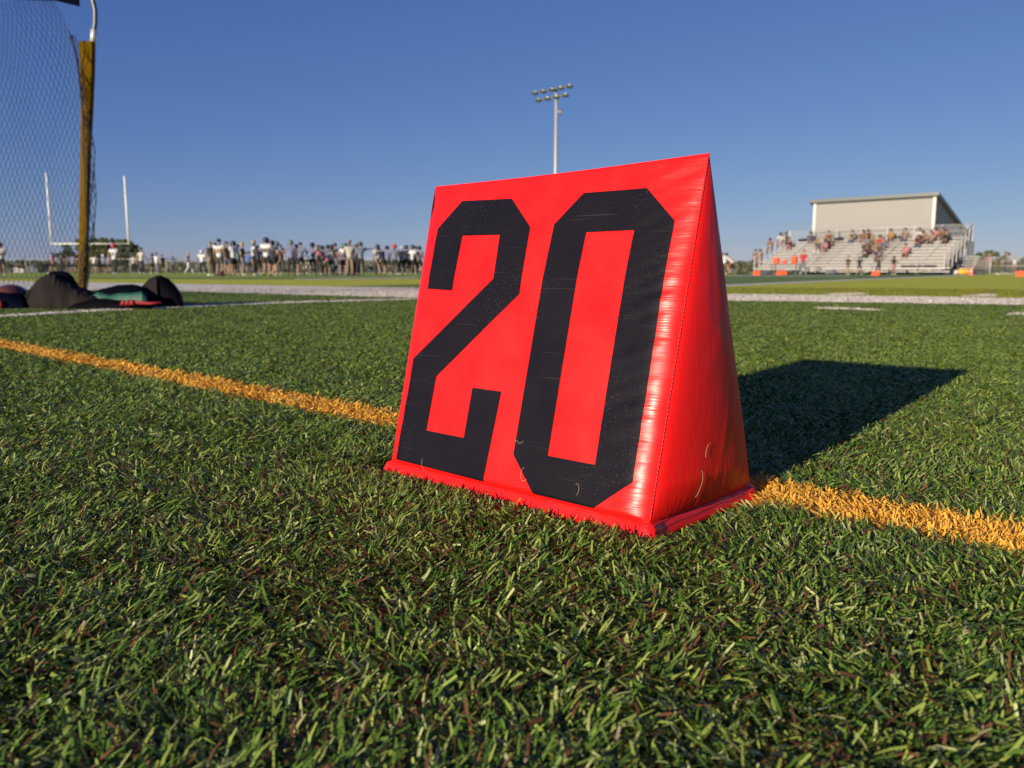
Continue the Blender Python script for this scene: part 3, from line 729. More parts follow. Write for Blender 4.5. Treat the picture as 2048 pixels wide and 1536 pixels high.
def base_joints():
    J = {'pel': (0, 0, .96), 'wai': (0, .0, 1.10), 'che': (0, .01, 1.30), 'nec': (0, .0, 1.47), 'hb': (0, .02, 1.56), 'hm': (0, .03, 1.66), 'ht': (0, .02, 1.745), 'nose': (0, .135, 1.655), 'chin': (0, .10, 1.59)}
    for s, n in ((-1, 'l'), (1, 'r')):
        J.update({'sh'+n: (s*.19, 0, 1.41), 'el'+n: (s*.255, -.03, 1.13), 'wr'+n: (s*.265, .05, .89), 'hi'+n: (s*.10, 0, .91), 'kn'+n: (s*.115, .03, .50), 'an'+n: (s*.12, -.02, .09), 'to'+n: (s*.14, .16, .035)})
    return J
def rot_pt(p, c, ax, ang):
    return tuple(Matrix.Rotation(ang, 3, ax) @ (Vector(p) - Vector(c)) + Vector(c))
def pose(kind):
    J = base_joints()
    def arm(n, el, wr): J['el'+n] = el; J['wr'+n] = wr
    if kind == 'akimbo':
        arm('l', (-.40, -.10, 1.18), (-.20, .03, 1.02)); arm('r', (.40, -.10, 1.18), (.20, .03, 1.02))
        J['anl'] = (-.20, -.02, .09); J['anr'] = (.20, -.02, .09); J['tol'] = (-.24, .15, .035); J['tor'] = (.24, .15, .035); J['knl'] = (-.15, .03, .5); J['knr'] = (.15, .03, .5)
    elif kind == 'crossed':
        arm('l', (-.27, .06, 1.15), (-.02, .22, 1.20)); arm('r', (.27, .06, 1.15), (.03, .24, 1.16))
    elif kind == 'collar':      # hands holding the collar of the pads
        arm('l', (-.36, .05, 1.22), (-.14, .14, 1.42)); arm('r', (.36, .05, 1.22), (.14, .14, 1.42))
        J['anl'] = (-.17, -.02, .09); J['anr'] = (.17, -.02, .09); J['tol'] = (-.20, .15, .035); J['tor'] = (.20, .15, .035)
    elif kind == 'walk':
        J['knl'] = (-.10, .20, .52); J['anl'] = (-.10, .30, .10); J['tol'] = (-.11, .47, .06)
        J['knr'] = (.11, -.02, .50); J['anr'] = (.11, -.30, .15); J['tor'] = (.12, -.16, .035)
        arm('l', (-.25, -.14, 1.15), (-.24, -.14, .91)); arm('r', (.25, .10, 1.15), (.23, .28, .98))
    elif kind == 'lean':        # weight on one leg, one arm forward
        for k in ('che', 'nec', 'hb', 'hm', 'ht', 'nose', 'chin', 'shl', 'shr'): J[k] = rot_pt(J[k], (0, 0, .95), 'Y', .07)
        arm('l', (-.24, .10, 1.17), (-.16, .30, 1.22)); arm('r', (.33, -.02, 1.12), (.36, .04, .88))
        J['knr'] = (.17, .10, .5); J['anr'] = (.24, .02, .09); J['tor'] = (.30, .17, .035)
    elif kind == 'point':
        arm('r', (.42, .20, 1.42), (.62, .36, 1.45)); J['knl'] = (-.17, .05, .5); J['anl'] = (-.22, -.04, .09); J['tol'] = (-.26, .12, .035)
    elif kind == 'bend':        # hands on knees
        for k in ('wai', 'che', 'nec', 'hb', 'hm', 'ht', 'nose', 'chin', 'shl', 'shr'): J[k] = rot_pt(J[k], (0, 0, .95), 'X', -.95)
        J['pel'] = (0, -.10, .88); J['hil'] = (-.10, -.10, .84); J['hir'] = (.10, -.10, .84)
        J['knl'] = (-.16, .12, .48); J['knr'] = (.16, .12, .48)
        arm('l', (-.24, .38, .84), (-.18, .20, .56)); arm('r', (.24, .38, .84), (.18, .20, .56))
    elif kind == 'sit':
        dz = -.47
        for k in list(J):
            if k[:2] in ('kn', 'an', 'to'): continue
            J[k] = (J[k][0], J[k][1], J[k][2] + dz)
        for k in ('che', 'nec', 'hb', 'hm', 'ht', 'nose', 'chin', 'shl', 'shr'): J[k] = rot_pt(J[k], (0, 0, .48), 'X', -.22)
        J['knl'] = (-.13, .43, .50); J['knr'] = (.13, .43, .50); J['anl'] = (-.13, .42, .09); J['anr'] = (.13, .42, .09); J['tol'] = (-.14, .58, .035); J['tor'] = (.14, .58, .035)
        arm('l', (-.27, .20, .66), (-.10, .40, .60)); arm('r', (.27, .20, .66), (.10, .42, .60))
    elif kind == 'sitback':
        J = pose('sit'); J = dict(J)
        for k in ('che', 'nec', 'hb', 'hm', 'ht', 'nose', 'chin', 'shl', 'shr'): J[k] = rot_pt(J[k], (0, 0, .48), 'X', .34)
        J['ell'] = (-.30, -.10, .70); J['wrl'] = (-.33, -.16, .47); J['elr'] = (.30, .02, .66); J['wrr'] = (.22, .26, .56)
    return J
def lerp(a, b, t): return tuple(a[i]*(1-t) + b[i]*t for i in range(3))
BODY_R = {'pel': (.135, .10), 'wai': (.125, .09), 'che': (.15, .10), 'nec': (.055, .06), 'hb': (.062, .070), 'hm': (.080, .100), 'ht': (.055, .075), 'nose': .013, 'chin': .03,
          'sh': .065, 'el': .043, 'wr': .027, 'hi': .085, 'kn': .058, 'an': .038, 'to': .032}
def make_body(kind):
    J = pose(kind); jj = {}; E_ = [('pel', 'wai'), ('wai', 'che'), ('che', 'nec'), ('nec', 'hb'), ('hb', 'hm'), ('hm', 'ht'), ('hm', 'nose'), ('hb', 'chin')]
    for k, p in J.items():
        r = BODY_R.get(k) or BODY_R[k[:2]]
        jj[k] = (p, r)
    for n in 'lr':
        E_ += [('che', 'sh'+n), ('sh'+n, 'el'+n), ('el'+n, 'wr'+n), ('pel', 'hi'+n), ('hi'+n, 'kn'+n), ('kn'+n, 'an'+n), ('an'+n, 'to'+n)]
        # palm, four fingers, thumb
        e, w = Vector(J['el'+n]), Vector(J['wr'+n]); d = (w - e).normalized(); sd = 1 if n == 'r' else -1
        side = d.cross(Vector((sd, 0, 0)))
        side = side.normalized() if side.length > .1 else Vector((0, 1, 0))
        nrm = d.cross(side).normalized()
        pm = w + d*.075; jj['pm'+n] = (tuple(pm), (.036, .018)); E_.append(('wr'+n, 'pm'+n))
        for f, (o_, L_) in enumerate(((.026, .075), (.009, .085), (-.009, .078), (-.026, .062))):
            a = pm + side*o_ + d*.02; b = a + d*L_*.5 + nrm*.008; c = b + d*L_*.4 + nrm*.022
            for nm, q in (('a', a), ('b', b), ('c', c)): jj['f%d%s%s' % (f, nm, n)] = (tuple(q), .009)
            E_ += [('pm'+n, 'f%da%s' % (f, n)), ('f%da%s' % (f, n), 'f%db%s' % (f, n)), ('f%db%s' % (f, n), 'f%dc%s' % (f, n))]
        t1 = w + d*.035 + side*.045; t2 = t1 + d*.04 + side*.015
        jj['t1'+n] = (tuple(t1), .011); jj['t2'+n] = (tuple(t2), .009); E_ += [('wr'+n, 't1'+n), ('t1'+n, 't2'+n)]
    return skin_mesh('body_' + kind, jj, E_, 1)
def make_jersey(kind, pads, longs=False):
    J = pose(kind); jj = {}
    g = 1.32 if pads else 1.0
    jj['a0'] = (lerp(J['pel'], J['wai'], -.75), (.17, .13)); jj['a'] = (lerp(J['pel'], J['wai'], .1), (.168, .128)); jj['b'] = (J['wai'], (.155, .115)); jj['c'] = (J['che'], (.19*g**.6, .135*g**.6)); jj['d'] = (lerp(J['che'], J['nec'], .72), (.11, .10))
    E_ = [('a0', 'a'), ('a', 'b'), ('b', 'c'), ('c', 'd')]
    for n in 'lr':
        s = -1 if n == 'l' else 1
        sh = Vector(J['sh'+n]) + Vector((s*(.035 if pads else .0), 0, .025 if pads else 0))
        jj['s'+n] = (tuple(sh), .118 if pads else .082); E_.append(('c', 's'+n))
        jj['u'+n] = (lerp(sh, J['el'+n], .55 if not longs else .9), .085 if pads else .062); E_.append(('s'+n, 'u'+n))
        if longs:
            jj['w'+n] = (lerp(J['el'+n], J['wr'+n], .85), .042); E_.append(('u'+n, 'w'+n))
    return skin_mesh('top_' + kind, jj, E_, 1)
def make_legs(kind, length):
    """length 0..1: shorts reach the knee, trousers the ankle"""
    J = pose(kind); jj = {'p': (lerp(J['pel'], J['wai'], .55), (.148, .110)), 'q': (J['pel'], (.165, .125))}; E_ = [('p', 'q')]
    for n in 'lr':
        jj['h'+n] = (lerp(J['hi'+n], J['kn'+n], .12), .105); E_.append(('q', 'h'+n))
        jj['k'+n] = (lerp(J['hi'+n], J['kn'+n], .82), .088); E_.append(('h'+n, 'k'+n))
        if length > .5:
            jj['m'+n] = (lerp(J['kn'+n], J['an'+n], .2), .072); jj['e'+n] = (lerp(J['kn'+n], J['an'+n], .92), .058); E_ += [('k'+n, 'm'+n), ('m'+n, 'e'+n)]
    return skin_mesh('legs_' + kind, jj, E_, 1)
def make_shoe(kind, n):
    J = pose(kind); a, t = Vector(J['an'+n]), Vector(J['to'+n])
    d = (t - a); d.z = 0; d = d.normalized()
    jj = {'a': (tuple(a + Vector((0, 0, .03))), .046), 'h': (tuple(a - d*.03 + Vector((0, 0, -.045))), (.042, .040)), 'm': (tuple(lerp(a, t, .6)), (.048, .038)), 't': (tuple(t + d*.04), (.042, .032))}
    return skin_mesh('shoe_' + kind, jj, [('a', 'h'), ('h', 'm'), ('m', 't')], 1)
def head_frame(kind):
    J = pose(kind); c = Vector(J['hm']); up = (Vector(J['ht']) - Vector(J['hb'])).normalized()
    f = (Vector(J['nose']) - c); f = (f - up*f.dot(up)).normalized(); x = f.cross(up)
    return c, x, f, up
def make_headgear(kind, typ):
    c, x, f, up = head_frame(kind); mb = MB(); rows = []
    R = {'helmet': .148, 'cap': .117, 'hair': .114, 'long': .118, 'hood': .128}[typ]
    c = c + up*.015 - f*.008
    for j in range(0, 13):
        ph = math.pi * j / 12; r = []
        for i in range(21):
            t = 2*math.pi*i/20; sx, sy, sz = math.sin(ph)*math.cos(t), math.sin(ph)*math.sin(t), math.cos(ph)
            k = 1.0
            lim = {'helmet': -.62, 'cap': .12, 'hair': -.25, 'long': -1.1, 'hood': -.9}[typ]
            if sy > .35: lim = max(lim, {'helmet': .22, 'cap': .12, 'hair': .42, 'long': .42, 'hood': .42}[typ])
            sz2 = max(sz, lim); 
            if typ == 'long' and sy < .35 and sz < -.2: sx *= 1.25; sz2 = sz*1.6
            sc_ = math.sqrt(max(.05, 1 - min(1, sz2*sz2))) / max(.05, math.sqrt(1 - min(1, sz*sz))) if sz < lim and abs(sz) < .999 else 1
            r.append(c + (x*sx + f*sy*1.12)*R*min(1.6, sc_) + up*sz2*R)
        rows.append(r)
    mb.grid(rows)
    if typ == 'cap':
        pts = [c + f*(R*1.0 + .075*math.sin(math.pi*k/8)) + x*(-.07 + .14*k/8) + up*.02 for k in range(9)]
        mb.prism([c + f*R*.7 + x*-.07 + up*.03] + pts + [c + f*R*.7 + x*.07 + up*.03], up*.008)
    me = bpy.data.meshes.new(typ + '_' + kind); me.from_pydata([tuple(v) for v in mb.v], [], mb.f); me.update(); me.shade_smooth()
    return me
def make_mask(kind):
    c, x, f, up = head_frame(kind); mb = MB()
    for z, s in ((-.02, 1), (-.055, .97), (-.09, .88)):
        mb.tube([c + (x*math.sin(t)*.125 + f*math.cos(t)*.185)*s + up*z for t in np.linspace(-1.25, 1.25, 9)], .005, 5)
    for xx in (-.03, .03): mb.tube([c + x*xx + f*.182 + up*(-.02), c + x*xx + f*.165 + up*(-.095)], .005, 5)
    me = bpy.data.meshes.new('mask_' + kind); me.from_pydata([tuple(v) for v in mb.v], [], mb.f); me.update(); return me

CACHE = {}
def cached(key, fn):
    if key not in CACHE: CACHE[key] = fn()
    return CACHE[key]
DUMMY = solid('cloth_default', (.5, .5, .5))
CLOTH = {'white': (.56, .55, .55), 'offwhite': (.42, .40, .36), 'black': (.012, .012, .015), 'navy': (.018, .022, .050), 'grey': (.13, .14, .17), 'lilac': (.15, .16, .27), 'bluegrey': (.13, .17, .24), 'maroon': (.055, .012, .020),
         'red': (.42, .02, .03), 'pink': (.42, .15, .17), 'tan': (.22, .165, .105), 'denim': (.06, .09, .16), 'olive': (.07, .075, .04), 'brown': (.14, .07, .035), 'green': (.05, .16, .09), 'gold': (.28, .17, .05), 'darkgrey': (.05, .05, .055), 'rust': (.20, .07, .03), 'blue': (.06, .11, .30)}
SKIN = [(.30, .175, .125), (.24, .14, .095), (.35, .22, .165), (.09, .048, .03)]
HAIRC = {'brown': (.06, .03, .015), 'blond': (.36, .24, .10), 'black': (.01, .008, .008), 'grey': (.3, .29, .28)}
def cm(c, rough=.8): return solid('cloth_' + c, CLOTH[c], rough, var=.12, vscale=14)
def sk(i): return solid('skin_%d' % i, SKIN[i], .55, var=.08)
def part(name, me, m, parent):
    if not me.materials: me.materials.append(DUMMY)
    o = bpy.data.objects.new(name, me); COL.objects.link(o); o.parent = parent
    o.material_slots[0].link = 'OBJECT'; o.material_slots[0].material = m
    return o
NUMCACHE = {}
def number_mesh(txt):
    if txt not in NUMCACHE:
        cu = bpy.data.curves.new('digits', 'FONT'); cu.body = txt; cu.size = .30; cu.align_x = 'CENTER'; cu.extrude = .004; cu.offset = .012
        o = bpy.data.objects.new('tmp', cu); COL.objects.link(o); bpy.context.view_layer.update()
        me = bpy.data.meshes.new_from_object(o.evaluated_get(bpy.context.evaluated_depsgraph_get())); bpy.data.objects.remove(o)
        me.materials.clear(); NUMCACHE[txt] = me
    return NUMCACHE[txt]
def person(loc, rz, label, kind='stand', top='white', pads=False, longs=False, bottom='black', trousers=False, head='hair', headc='brown', skin=0, shoes='white', scale=1.0, group=None, number=None, numc='gold', cat='person'):
    r = empty('person', loc, label, cat, group, rz); r.scale = (scale, scale, scale)
    part('body', cached(('b', kind), lambda: make_body(kind)), sk(skin), r)
    if top: part('jersey' if pads else 'shirt', cached(('t', kind, pads, longs), lambda: make_jersey(kind, pads, longs)), cm(top), r)
    part('trousers' if trousers else 'shorts', cached(('l', kind, trousers), lambda: make_legs(kind, 1 if trousers else 0)), cm(bottom), r)
    for n in 'lr': part('shoe', cached(('s', kind, n), lambda: make_shoe(kind, n)), cm(shoes), r)
    if head == 'helmet':
        h = part('helmet', cached(('h', kind, head), lambda: make_headgear(kind, 'helmet')), solid('shell_' + headc, CLOTH[headc], .25), r)
        part('face_mask', cached(('m', kind), lambda: make_mask(kind)), cm('darkgrey'), h)
    elif head == 'cap': part('cap', cached(('h', kind, head), lambda: make_headgear(kind, 'cap')), cm(headc), r)
    elif head in ('hair', 'long'): part('hair', cached(('h', kind, head), lambda: make_headgear(kind, head)), solid('hair_' + headc, HAIRC[headc], .6), r)
    if number:
        o = part('back_number', number_mesh(number), cm(numc), r)
        o.location = (0, -.165 if pads else -.14, 1.13); o.rotation_euler = (rad(86), 0, 0); o.scale = (.95, .8, 1)
    return r
def place(px, headpy, feetpy, hgt=1.80, gear=.0):
    """ground position of a standing person from head and feet rows"""
    pxh = feetpy - headpy; Y = (hgt + gear) * FPX / pxh
    p = at(px, Y); return p
def facing(px, toward=180):
    return rad(toward)
# back views: a person looking into the field has local +Y towards +Y (rz about 0)
G1 = 'football players and coaches standing along the far sideline'
rows_ = [
 # px, head, feet, kind, kwargs, rz deg, label
 (4, 487, 554, 'crossed', dict(top='white', pads=True, bottom='black', head='helmet', headc='red', trousers=False), 160, 'player in red helmet and white jersey at the left edge behind the net'),
 (107, 503, 546, 'walk', dict(top='pink', bottom='black', head='hair'), -80, 'player in pale pink shirt walking just left of the gold padded pole base'),
 (124, 505, 546, 'stand', dict(top='navy', bottom='black', head='hair', headc='black', trousers=True), 10, 'dark dressed person behind the net beside the walking pink shirt'),
 (147, 506, 546, 'akimbo', dict(top='lilac', bottom='black', head='helmet', headc='black', pads=True), 0, 'lilac jersey player with hands on hips close left of the padded pole'),
 (174, 506, 546, 'stand', dict(top='navy', bottom='black', head='hair'), 20, 'navy shirted person mostly hidden by the gold padded pole'),
 (189, 507, 546, 'akimbo', dict(top='white', bottom='black', head='hair'), 170, 'white shirt person with hands on hips just right of the padded pole'),
 (208, 507, 546, 'stand', dict(top='bluegrey', bottom='black', head='helmet', headc='white', pads=True), 15, 'blue grey jersey player left of the tall red helmet player'),
 (230, 489, 553, 'walk', dict(top='white', bottom='black', head='helmet', headc='red', pads=True, trousers=True, number='7', numc='navy'), 12, 'tall player in red helmet and white jersey walking under the right upright'),
 (268, 508, 547, 'stand', dict(top='stripe', bottom='black', head='cap', headc='black', trousers=True), 0, 'referee in black and white striped shirt and black trousers'),
 (284, 495, 549, 'walk', dict(top='offwhite', bottom='black', head='hair', trousers=True), 15, 'man in off white shirt and black trousers right of the referee'),
 (305, 507, 548, 'lean', dict(top='grey', bottom='black', head='helmet', headc='black'), -40, 'small grey shirt player in black helmet above the domed bag'),
 (314, 508, 550, 'stand', dict(top='white', bottom='grey', head='hair', trousers=True), 30, 'white shirt person in grey trousers above the domed bag'),
 (326, 512, 550, 'walk', dict(top='navy', bottom='black', head='hair'), -60, 'short navy shirt walker at the right of the trio above the bags'),
 (347, 511, 545, 'stand', dict(top='bluegrey', bottom='black', head='hair', headc='black', trousers=True), 0, 'lone blue grey shirt person standing left of the fence post'),
 (378, 506, 549, 'walk', dict(top='black', bottom='white', head='hair', headc='blond', trousers=True), 75, 'blond person in black shirt and white trousers striding to the right'),
 (405, 500, 549, 'akimbo', dict(top='white', bottom='black', head='helmet', headc='white', pads=True, trousers=True), 0, 'white jersey player in black trousers left of the big sideline group'),
 (423, 482, 550, 'stand', dict(top='olive', bottom='tan', head='cap', headc='tan'), -50, 'coach in dark olive shirt and tan shorts with tan cap'),
 (440, 479, 553, 'stand', dict(top='white', bottom='darkgrey', head='hair', headc='black', pads=True, number='29', numc='gold'), 0, 'player seen from behind in white jersey with gold number 29'),
 (455, 483, 551, 'stand', dict(top='black', bottom='grey', head='hair', headc='brown'), 150, 'man in black polo facing the camera next to number 29'),
 (468, 480, 550, 'lean', dict(top='white', bottom='black', head='helmet', headc='black', pads=True), -60, 'white jersey player with black and gold helmet leaning left'),
 (486, 484, 550, 'lean', dict(top='black', bottom='grey', head='hair', headc='blond', trousers=True), 80, 'fair haired coach in black shirt and pale trousers in profile'),
 (498, 503, 548, 'akimbo', dict(top='blue', bottom='navy', head='hair'), 10, 'farther blue shirt person seen between two coaches'),
 (509, 480, 551, 'collar', dict(top='white', bottom='tan', head='hair', headc='blond'), 60, 'man in white shirt and tan shorts lifting both hands to his chest'),
 (521, 512, 547, 'stand', dict(top='red', bottom='navy', head='hair'), 0, 'distant red shirt person low between the white shirt man and number 80'),
 (534, 473, 551, 'collar', dict(top='white', bottom='black', head='helmet', headc='black', pads=True, trousers=False, number='80', numc='darkgrey'), 10, 'tallest player in black helmet and white jersey number 80 with raised elbows'),
 (545, 488, 549, 'bend', dict(top='brown', bottom='black', head='hair'), 60, 'brown shirt person bending down behind the tallest player'),
 (555, 481, 550, 'akimbo', dict(top='bluegrey', bottom='black', head='helmet', headc='grey', pads=True), 5, 'blue grey jersey player right of the tallest player'),
 (583, 478, 550, 'collar', dict(top='lilac', bottom='black', head='helmet', headc='grey', pads=True, trousers=True), 0, 'lilac jersey player with elbows out, left of a close pair'),
 (602, 484, 550, 'akimbo', dict(top='bluegrey', bottom='black', head='hair', headc='black', pads=True), 5, 'blue grey jersey player with hands on hips, right of a close pair'),
 (626, 484, 550, 'collar', dict(top='lilac', bottom='black', head='helmet', headc='black', pads=True), 0, 'lilac jersey player in black helmet in front of the low white table'),
 (638, 489, 549, 'stand', dict(top='black', bottom='darkgrey', head='hair', headc='brown', trousers=True), -20, 'black shirt man tucked behind a lilac jersey player'),
 (651, 503, 548, 'bend', dict(top='pink', bottom='offwhite', head='hair', headc='blond'), -50, 'stooping person in pale pink shirt in the middle of the sideline'),
 (663, 489, 550, 'lean', dict(top='white', bottom='black', head='helmet', headc='navy', pads=True), 20, 'white jersey player in navy helmet turned half left'),
 (671, 485, 549, 'stand', dict(top='black', bottom='grey', head='hair', headc='black', trousers=True), 40, 'black shirt coach standing behind the navy helmet player'),
 (681, 497, 549, 'point', dict(top='grey', bottom='grey', head='hair', headc='brown', trousers=True), -70, 'grey dressed person pointing left with one arm'),
 (691, 484, 549, 'akimbo', dict(top='white', bottom='maroon', head='helmet', headc='green', pads=True), 0, 'white jersey and maroon shorts player in dark green helmet'),
 (700, 478, 550, 'stand', dict(top='offwhite', bottom='tan', head='hair', headc='grey', trousers=True), 170, 'tall grey haired man behind the maroon shorts player'),
 (706, 489, 550, 'akimbo', dict(top='lilac', bottom='navy', head=None, pads=True), -10, 'bareheaded lilac jersey player in navy shorts beside the orange cone'),
 (722, 482, 550, 'point', dict(top='bluegrey', bottom='black', head='helmet', headc='darkgrey', pads=True, trousers=True), -10, 'blue grey jersey player with one arm out beside the fence post'),
 (756, 487, 549, 'stand', dict(top='offwhite', bottom='black', head='helmet', headc='darkgrey', pads=True, trousers=True), 0, 'off white jersey player, first right of the gap in the line'),
 (775, 490, 549, 'akimbo', dict(top='lilac', bottom='black', head='helmet', headc='black', pads=True), 0, 'lilac jersey player left of the red helmet'),
 (790, 487, 549, 'stand', dict(top='bluegrey', bottom='black', head='helmet', headc='red', pads=True), 0, 'blue grey jersey player in bright red helmet near the marker'),
 (803, 493, 549, 'lean', dict(top='offwhite', bottom='black', head='cap', headc='white', trousers=True), -30, 'person in white cap and off white shirt right of the red helmet'),
 (824, 488, 549, 'lean', dict(top='white', bottom='black', head='helmet', headc='darkgrey', pads=True), 10, 'white jersey player in dark helmet second from the marker edge'),
 (839, 491, 549, 'stand', dict(top='bluegrey', bottom='black', head='helmet', headc='black', pads=True), 0, 'blue grey jersey player half hidden by the left edge of the marker'),
 (1449, 512, 547, 'bend', dict(top='white', bottom='tan', head='hair', headc='brown'), 20, 'stooping person in white shirt just right of the marker'),
 (1461, 521, 548, 'bend', dict(top='offwhite', bottom='rust', head='hair', headc='brown'), -40, 'smaller stooping person in rust shorts second right of the marker'),

 (432, 484, 549, 'stand', dict(top='black', bottom='black', head='hair', headc='black', trousers=True), 20, 'black clad person squeezed in behind the gold number jersey'),
 (449, 489, 549, 'lean', dict(top='navy', bottom='black', head='helmet', headc='navy', pads=True), -15, 'navy jersey player in navy helmet between number 29 and the black polo'),
 (477, 488, 549, 'akimbo', dict(top='bluegrey', bottom='black', head='hair', headc='black', pads=True), 10, 'blue grey jersey player between the leaning white jersey and the fair coach'),
 (517, 490, 549, 'stand', dict(top='darkgrey', bottom='black', head='hair', headc='brown', trousers=True), -30, 'dark grey dressed person behind the man lifting his hands'),
 (546, 479, 550, 'akimbo', dict(top='navy', bottom='black', head='helmet', headc='black', pads=True), 15, 'navy jersey player standing tight behind the tallest player'),
 (563, 489, 549, 'stand', dict(top='black', bottom='darkgrey', head='cap', headc='black', trousers=True), -10, 'black clad person in black cap right of the grey helmet player'),
 (592, 487, 549, 'lean', dict(top='navy', bottom='black', head='helmet', headc='black', pads=True), 20, 'navy jersey player between the two of the close pair'),
 (645, 490, 549, 'stand', dict(top='white', bottom='black', head='helmet', headc='black', pads=True), 30, 'white jersey player in black helmet beside the stooping pink shirt'),
 (657, 488, 549, 'akimbo', dict(top='bluegrey', bottom='navy', head='helmet', headc='black', pads=True), -20, 'blue grey jersey player in navy shorts left of the navy helmet'),
 (684, 486, 549, 'lean', dict(top='lilac', bottom='black', head='helmet', headc='grey', pads=True), 25, 'lilac jersey player in grey helmet left of the green helmet'),
 (714, 487, 549, 'stand', dict(top='black', bottom='black', head='hair', headc='brown', trousers=True), 5, 'black clad person between the bareheaded player and the fence post'),
 (765, 495, 549, 'bend', dict(top='navy', bottom='black', head='hair', headc='black'), -25, 'stooping navy shirt person in the gap right of the off white jersey'),
 (813, 489, 549, 'akimbo', dict(top='navy', bottom='black', head='helmet', headc='navy', pads=True), -5, 'navy jersey player between the white cap and the dark helmet'),
 (831, 492, 549, 'stand', dict(top='black', bottom='black', head='hair', headc='black', trousers=True), 15, 'black clad person third from the marker edge'),
 (136, 508, 546, 'lean', dict(top='darkgrey', bottom='black', head='hair', headc='brown'), 20, 'dark grey shirt person between the navy shirt and the lilac jersey behind the net'),
 (198, 510, 546, 'stand', dict(top='navy', bottom='black', head='helmet', headc='black', pads=True), -15, 'navy jersey player in black helmet just right of the akimbo white shirt'),
 (218, 509, 546, 'akimbo', dict(top='lilac', bottom='navy', head='hair', headc='brown', pads=True), 10, 'small lilac jersey player at the elbow of the tall red helmet player'),
]
M['cloth_stripe'] = m_ = mat('cloth_stripe', (.6, .6, .6), .8)
nt = m_.node_tree; wv = nt.nodes.new('ShaderNodeTexWave'); wv.inputs['Scale'].default_value = 5.5; wv.bands_direction = 'X'; tc = nt.nodes.new('ShaderNodeTexCoord')
cr = nt.nodes.new('ShaderNodeValToRGB'); cr.color_ramp.interpolation = 'CONSTANT'; cr.color_ramp.elements[0].color = (.012, .012, .014, 1); cr.color_ramp.elements[1].position = .5; cr.color_ramp.elements[1].color = (.72, .70, .68, 1)
nt.links.new(tc.outputs['Object'], wv.inputs['Vector']); nt.links.new(wv.outputs['Fac'], cr.inputs[0]); nt.links.new(cr.outputs[0], nt.nodes['Principled BSDF'].inputs['Base Color'])
CLOTH['stripe'] = (.5, .5, .5)
rr = random.Random(5)
for px, hd, ft, kind, kw, rz, lab in rows_:
    p = place(px, hd, ft, 1.62 if kind == 'bend' else 1.80, .06 if kw.get('head') == 'helmet' else 0)
    if kind == 'bend': p = at(px, 44 if px < 1000 else 56)
    # a figure built facing +Y has its back to the camera
    person(tuple(p), rad(-rz + rr.uniform(-8, 8)), lab, kind, group=G1, skin=rr.choice([0, 0, 1, 2, 3]), shoes=rr.choice(['white', 'white', 'offwhite', 'black']), **kw)
# ------------------------------------------------------------------ goal, cone, ball, table on the left
post_w = solid('post_paint', (.78, .76, .70), .4, spec=.4)
gY = 82.0
gl, gr = persp(103, 487, gY), persp(257.5, 488, gY)
goal = empty('goal_post', (0.5*(gl.x+gr.x), gY+1.5, 0), 'white goal post with two uprights behind the net and padded pole', 'goal post')
GO = Vector(goal.location)
cross_z = (gl.z + gr.z)/2; gl.z = gr.z = cross_z
MB().tube([gl, gr], .06, 12).build('crossbar', post_w, goal, True, local=GO)
MB().tube([gl + Vector((0, 0, -.08)), gl + Vector((0, 0, 6.8))], .09, 12).build('upright', post_w, goal, True, local=GO)
MB().tube([gr + Vector((0, 0, -.08)), gr + Vector((0, 0, 6.5))], .09, 12).build('upright', post_w, goal, True, local=GO)
mid = (gl + gr)/2
bx_ = at(169, gY+1.5).x
MB().tube([mid, mid + Vector((-.1, .5, -.02)), Vector(((mid.x+bx_)/2, gY+1.1, mid.z-.25)), Vector((bx_, gY+1.45, mid.z-.8)), Vector((bx_, gY + 1.5, 0))], .10, 12).build('gooseneck', post_w, goal, True, local=GO)
orange = mat('orange_plastic', (.80, .085, .015), .45)
def cone(px, feet, h, label, m=orange, striped=False, d=None):
    Y = d or CAMH*FPX/(feet-541.5); p = at(px, Y)
    r = empty('traffic_cone', tuple(p), label, 'cone')
    MB().box((0, 0, .012), (h*.55, h*.55, .024)).build('base', m, r)
    MB().lathe((0, 0, 0), [(h*.22, .02), (h*.20, .05), (h*.05, h*.97), (h*.035, h)], 16).build('body', m, r, True)
    if striped: MB().lathe((0, 0, 0), [(h*.153, h*.42), (h*.112, h*.66)], 16).build('white_band', cm('white'), r, True)
cone(707, 549.8, .36, 'small orange cone at the feet of the bareheaded lilac player')
fb = empty('tackle_ball', tuple(at(443, 38.5)), 'dark red ball on the turf at the feet of number 29', 'ball')
mb = MB(); mb.lathe((0, 0, .13), [(.02, -.13), (.09, -.10), (.13, 0), (.09, .10), (.02, .13)], 16); mb.build('shell', cm('maroon'), fb, True)
mb = MB(); mb.box((0, 0, .262), (.10, .02, .01)); mb.build('lacing', cm('white'), fb)
tb = empty('sideline_table', tuple(at(617, 52)), 'low white table standing behind the sideline group', 'table', rz=.2)
MB().box((0, 0, .74), (1.1, .6, .05)).build('tabletop', cm('offwhite'), tb)
for i in (-1, 1): MB().tube([(i*.12, 0, 0), (i*.12, 0, .72)], .05, 8).build('leg', cm('offwhite'), tb)

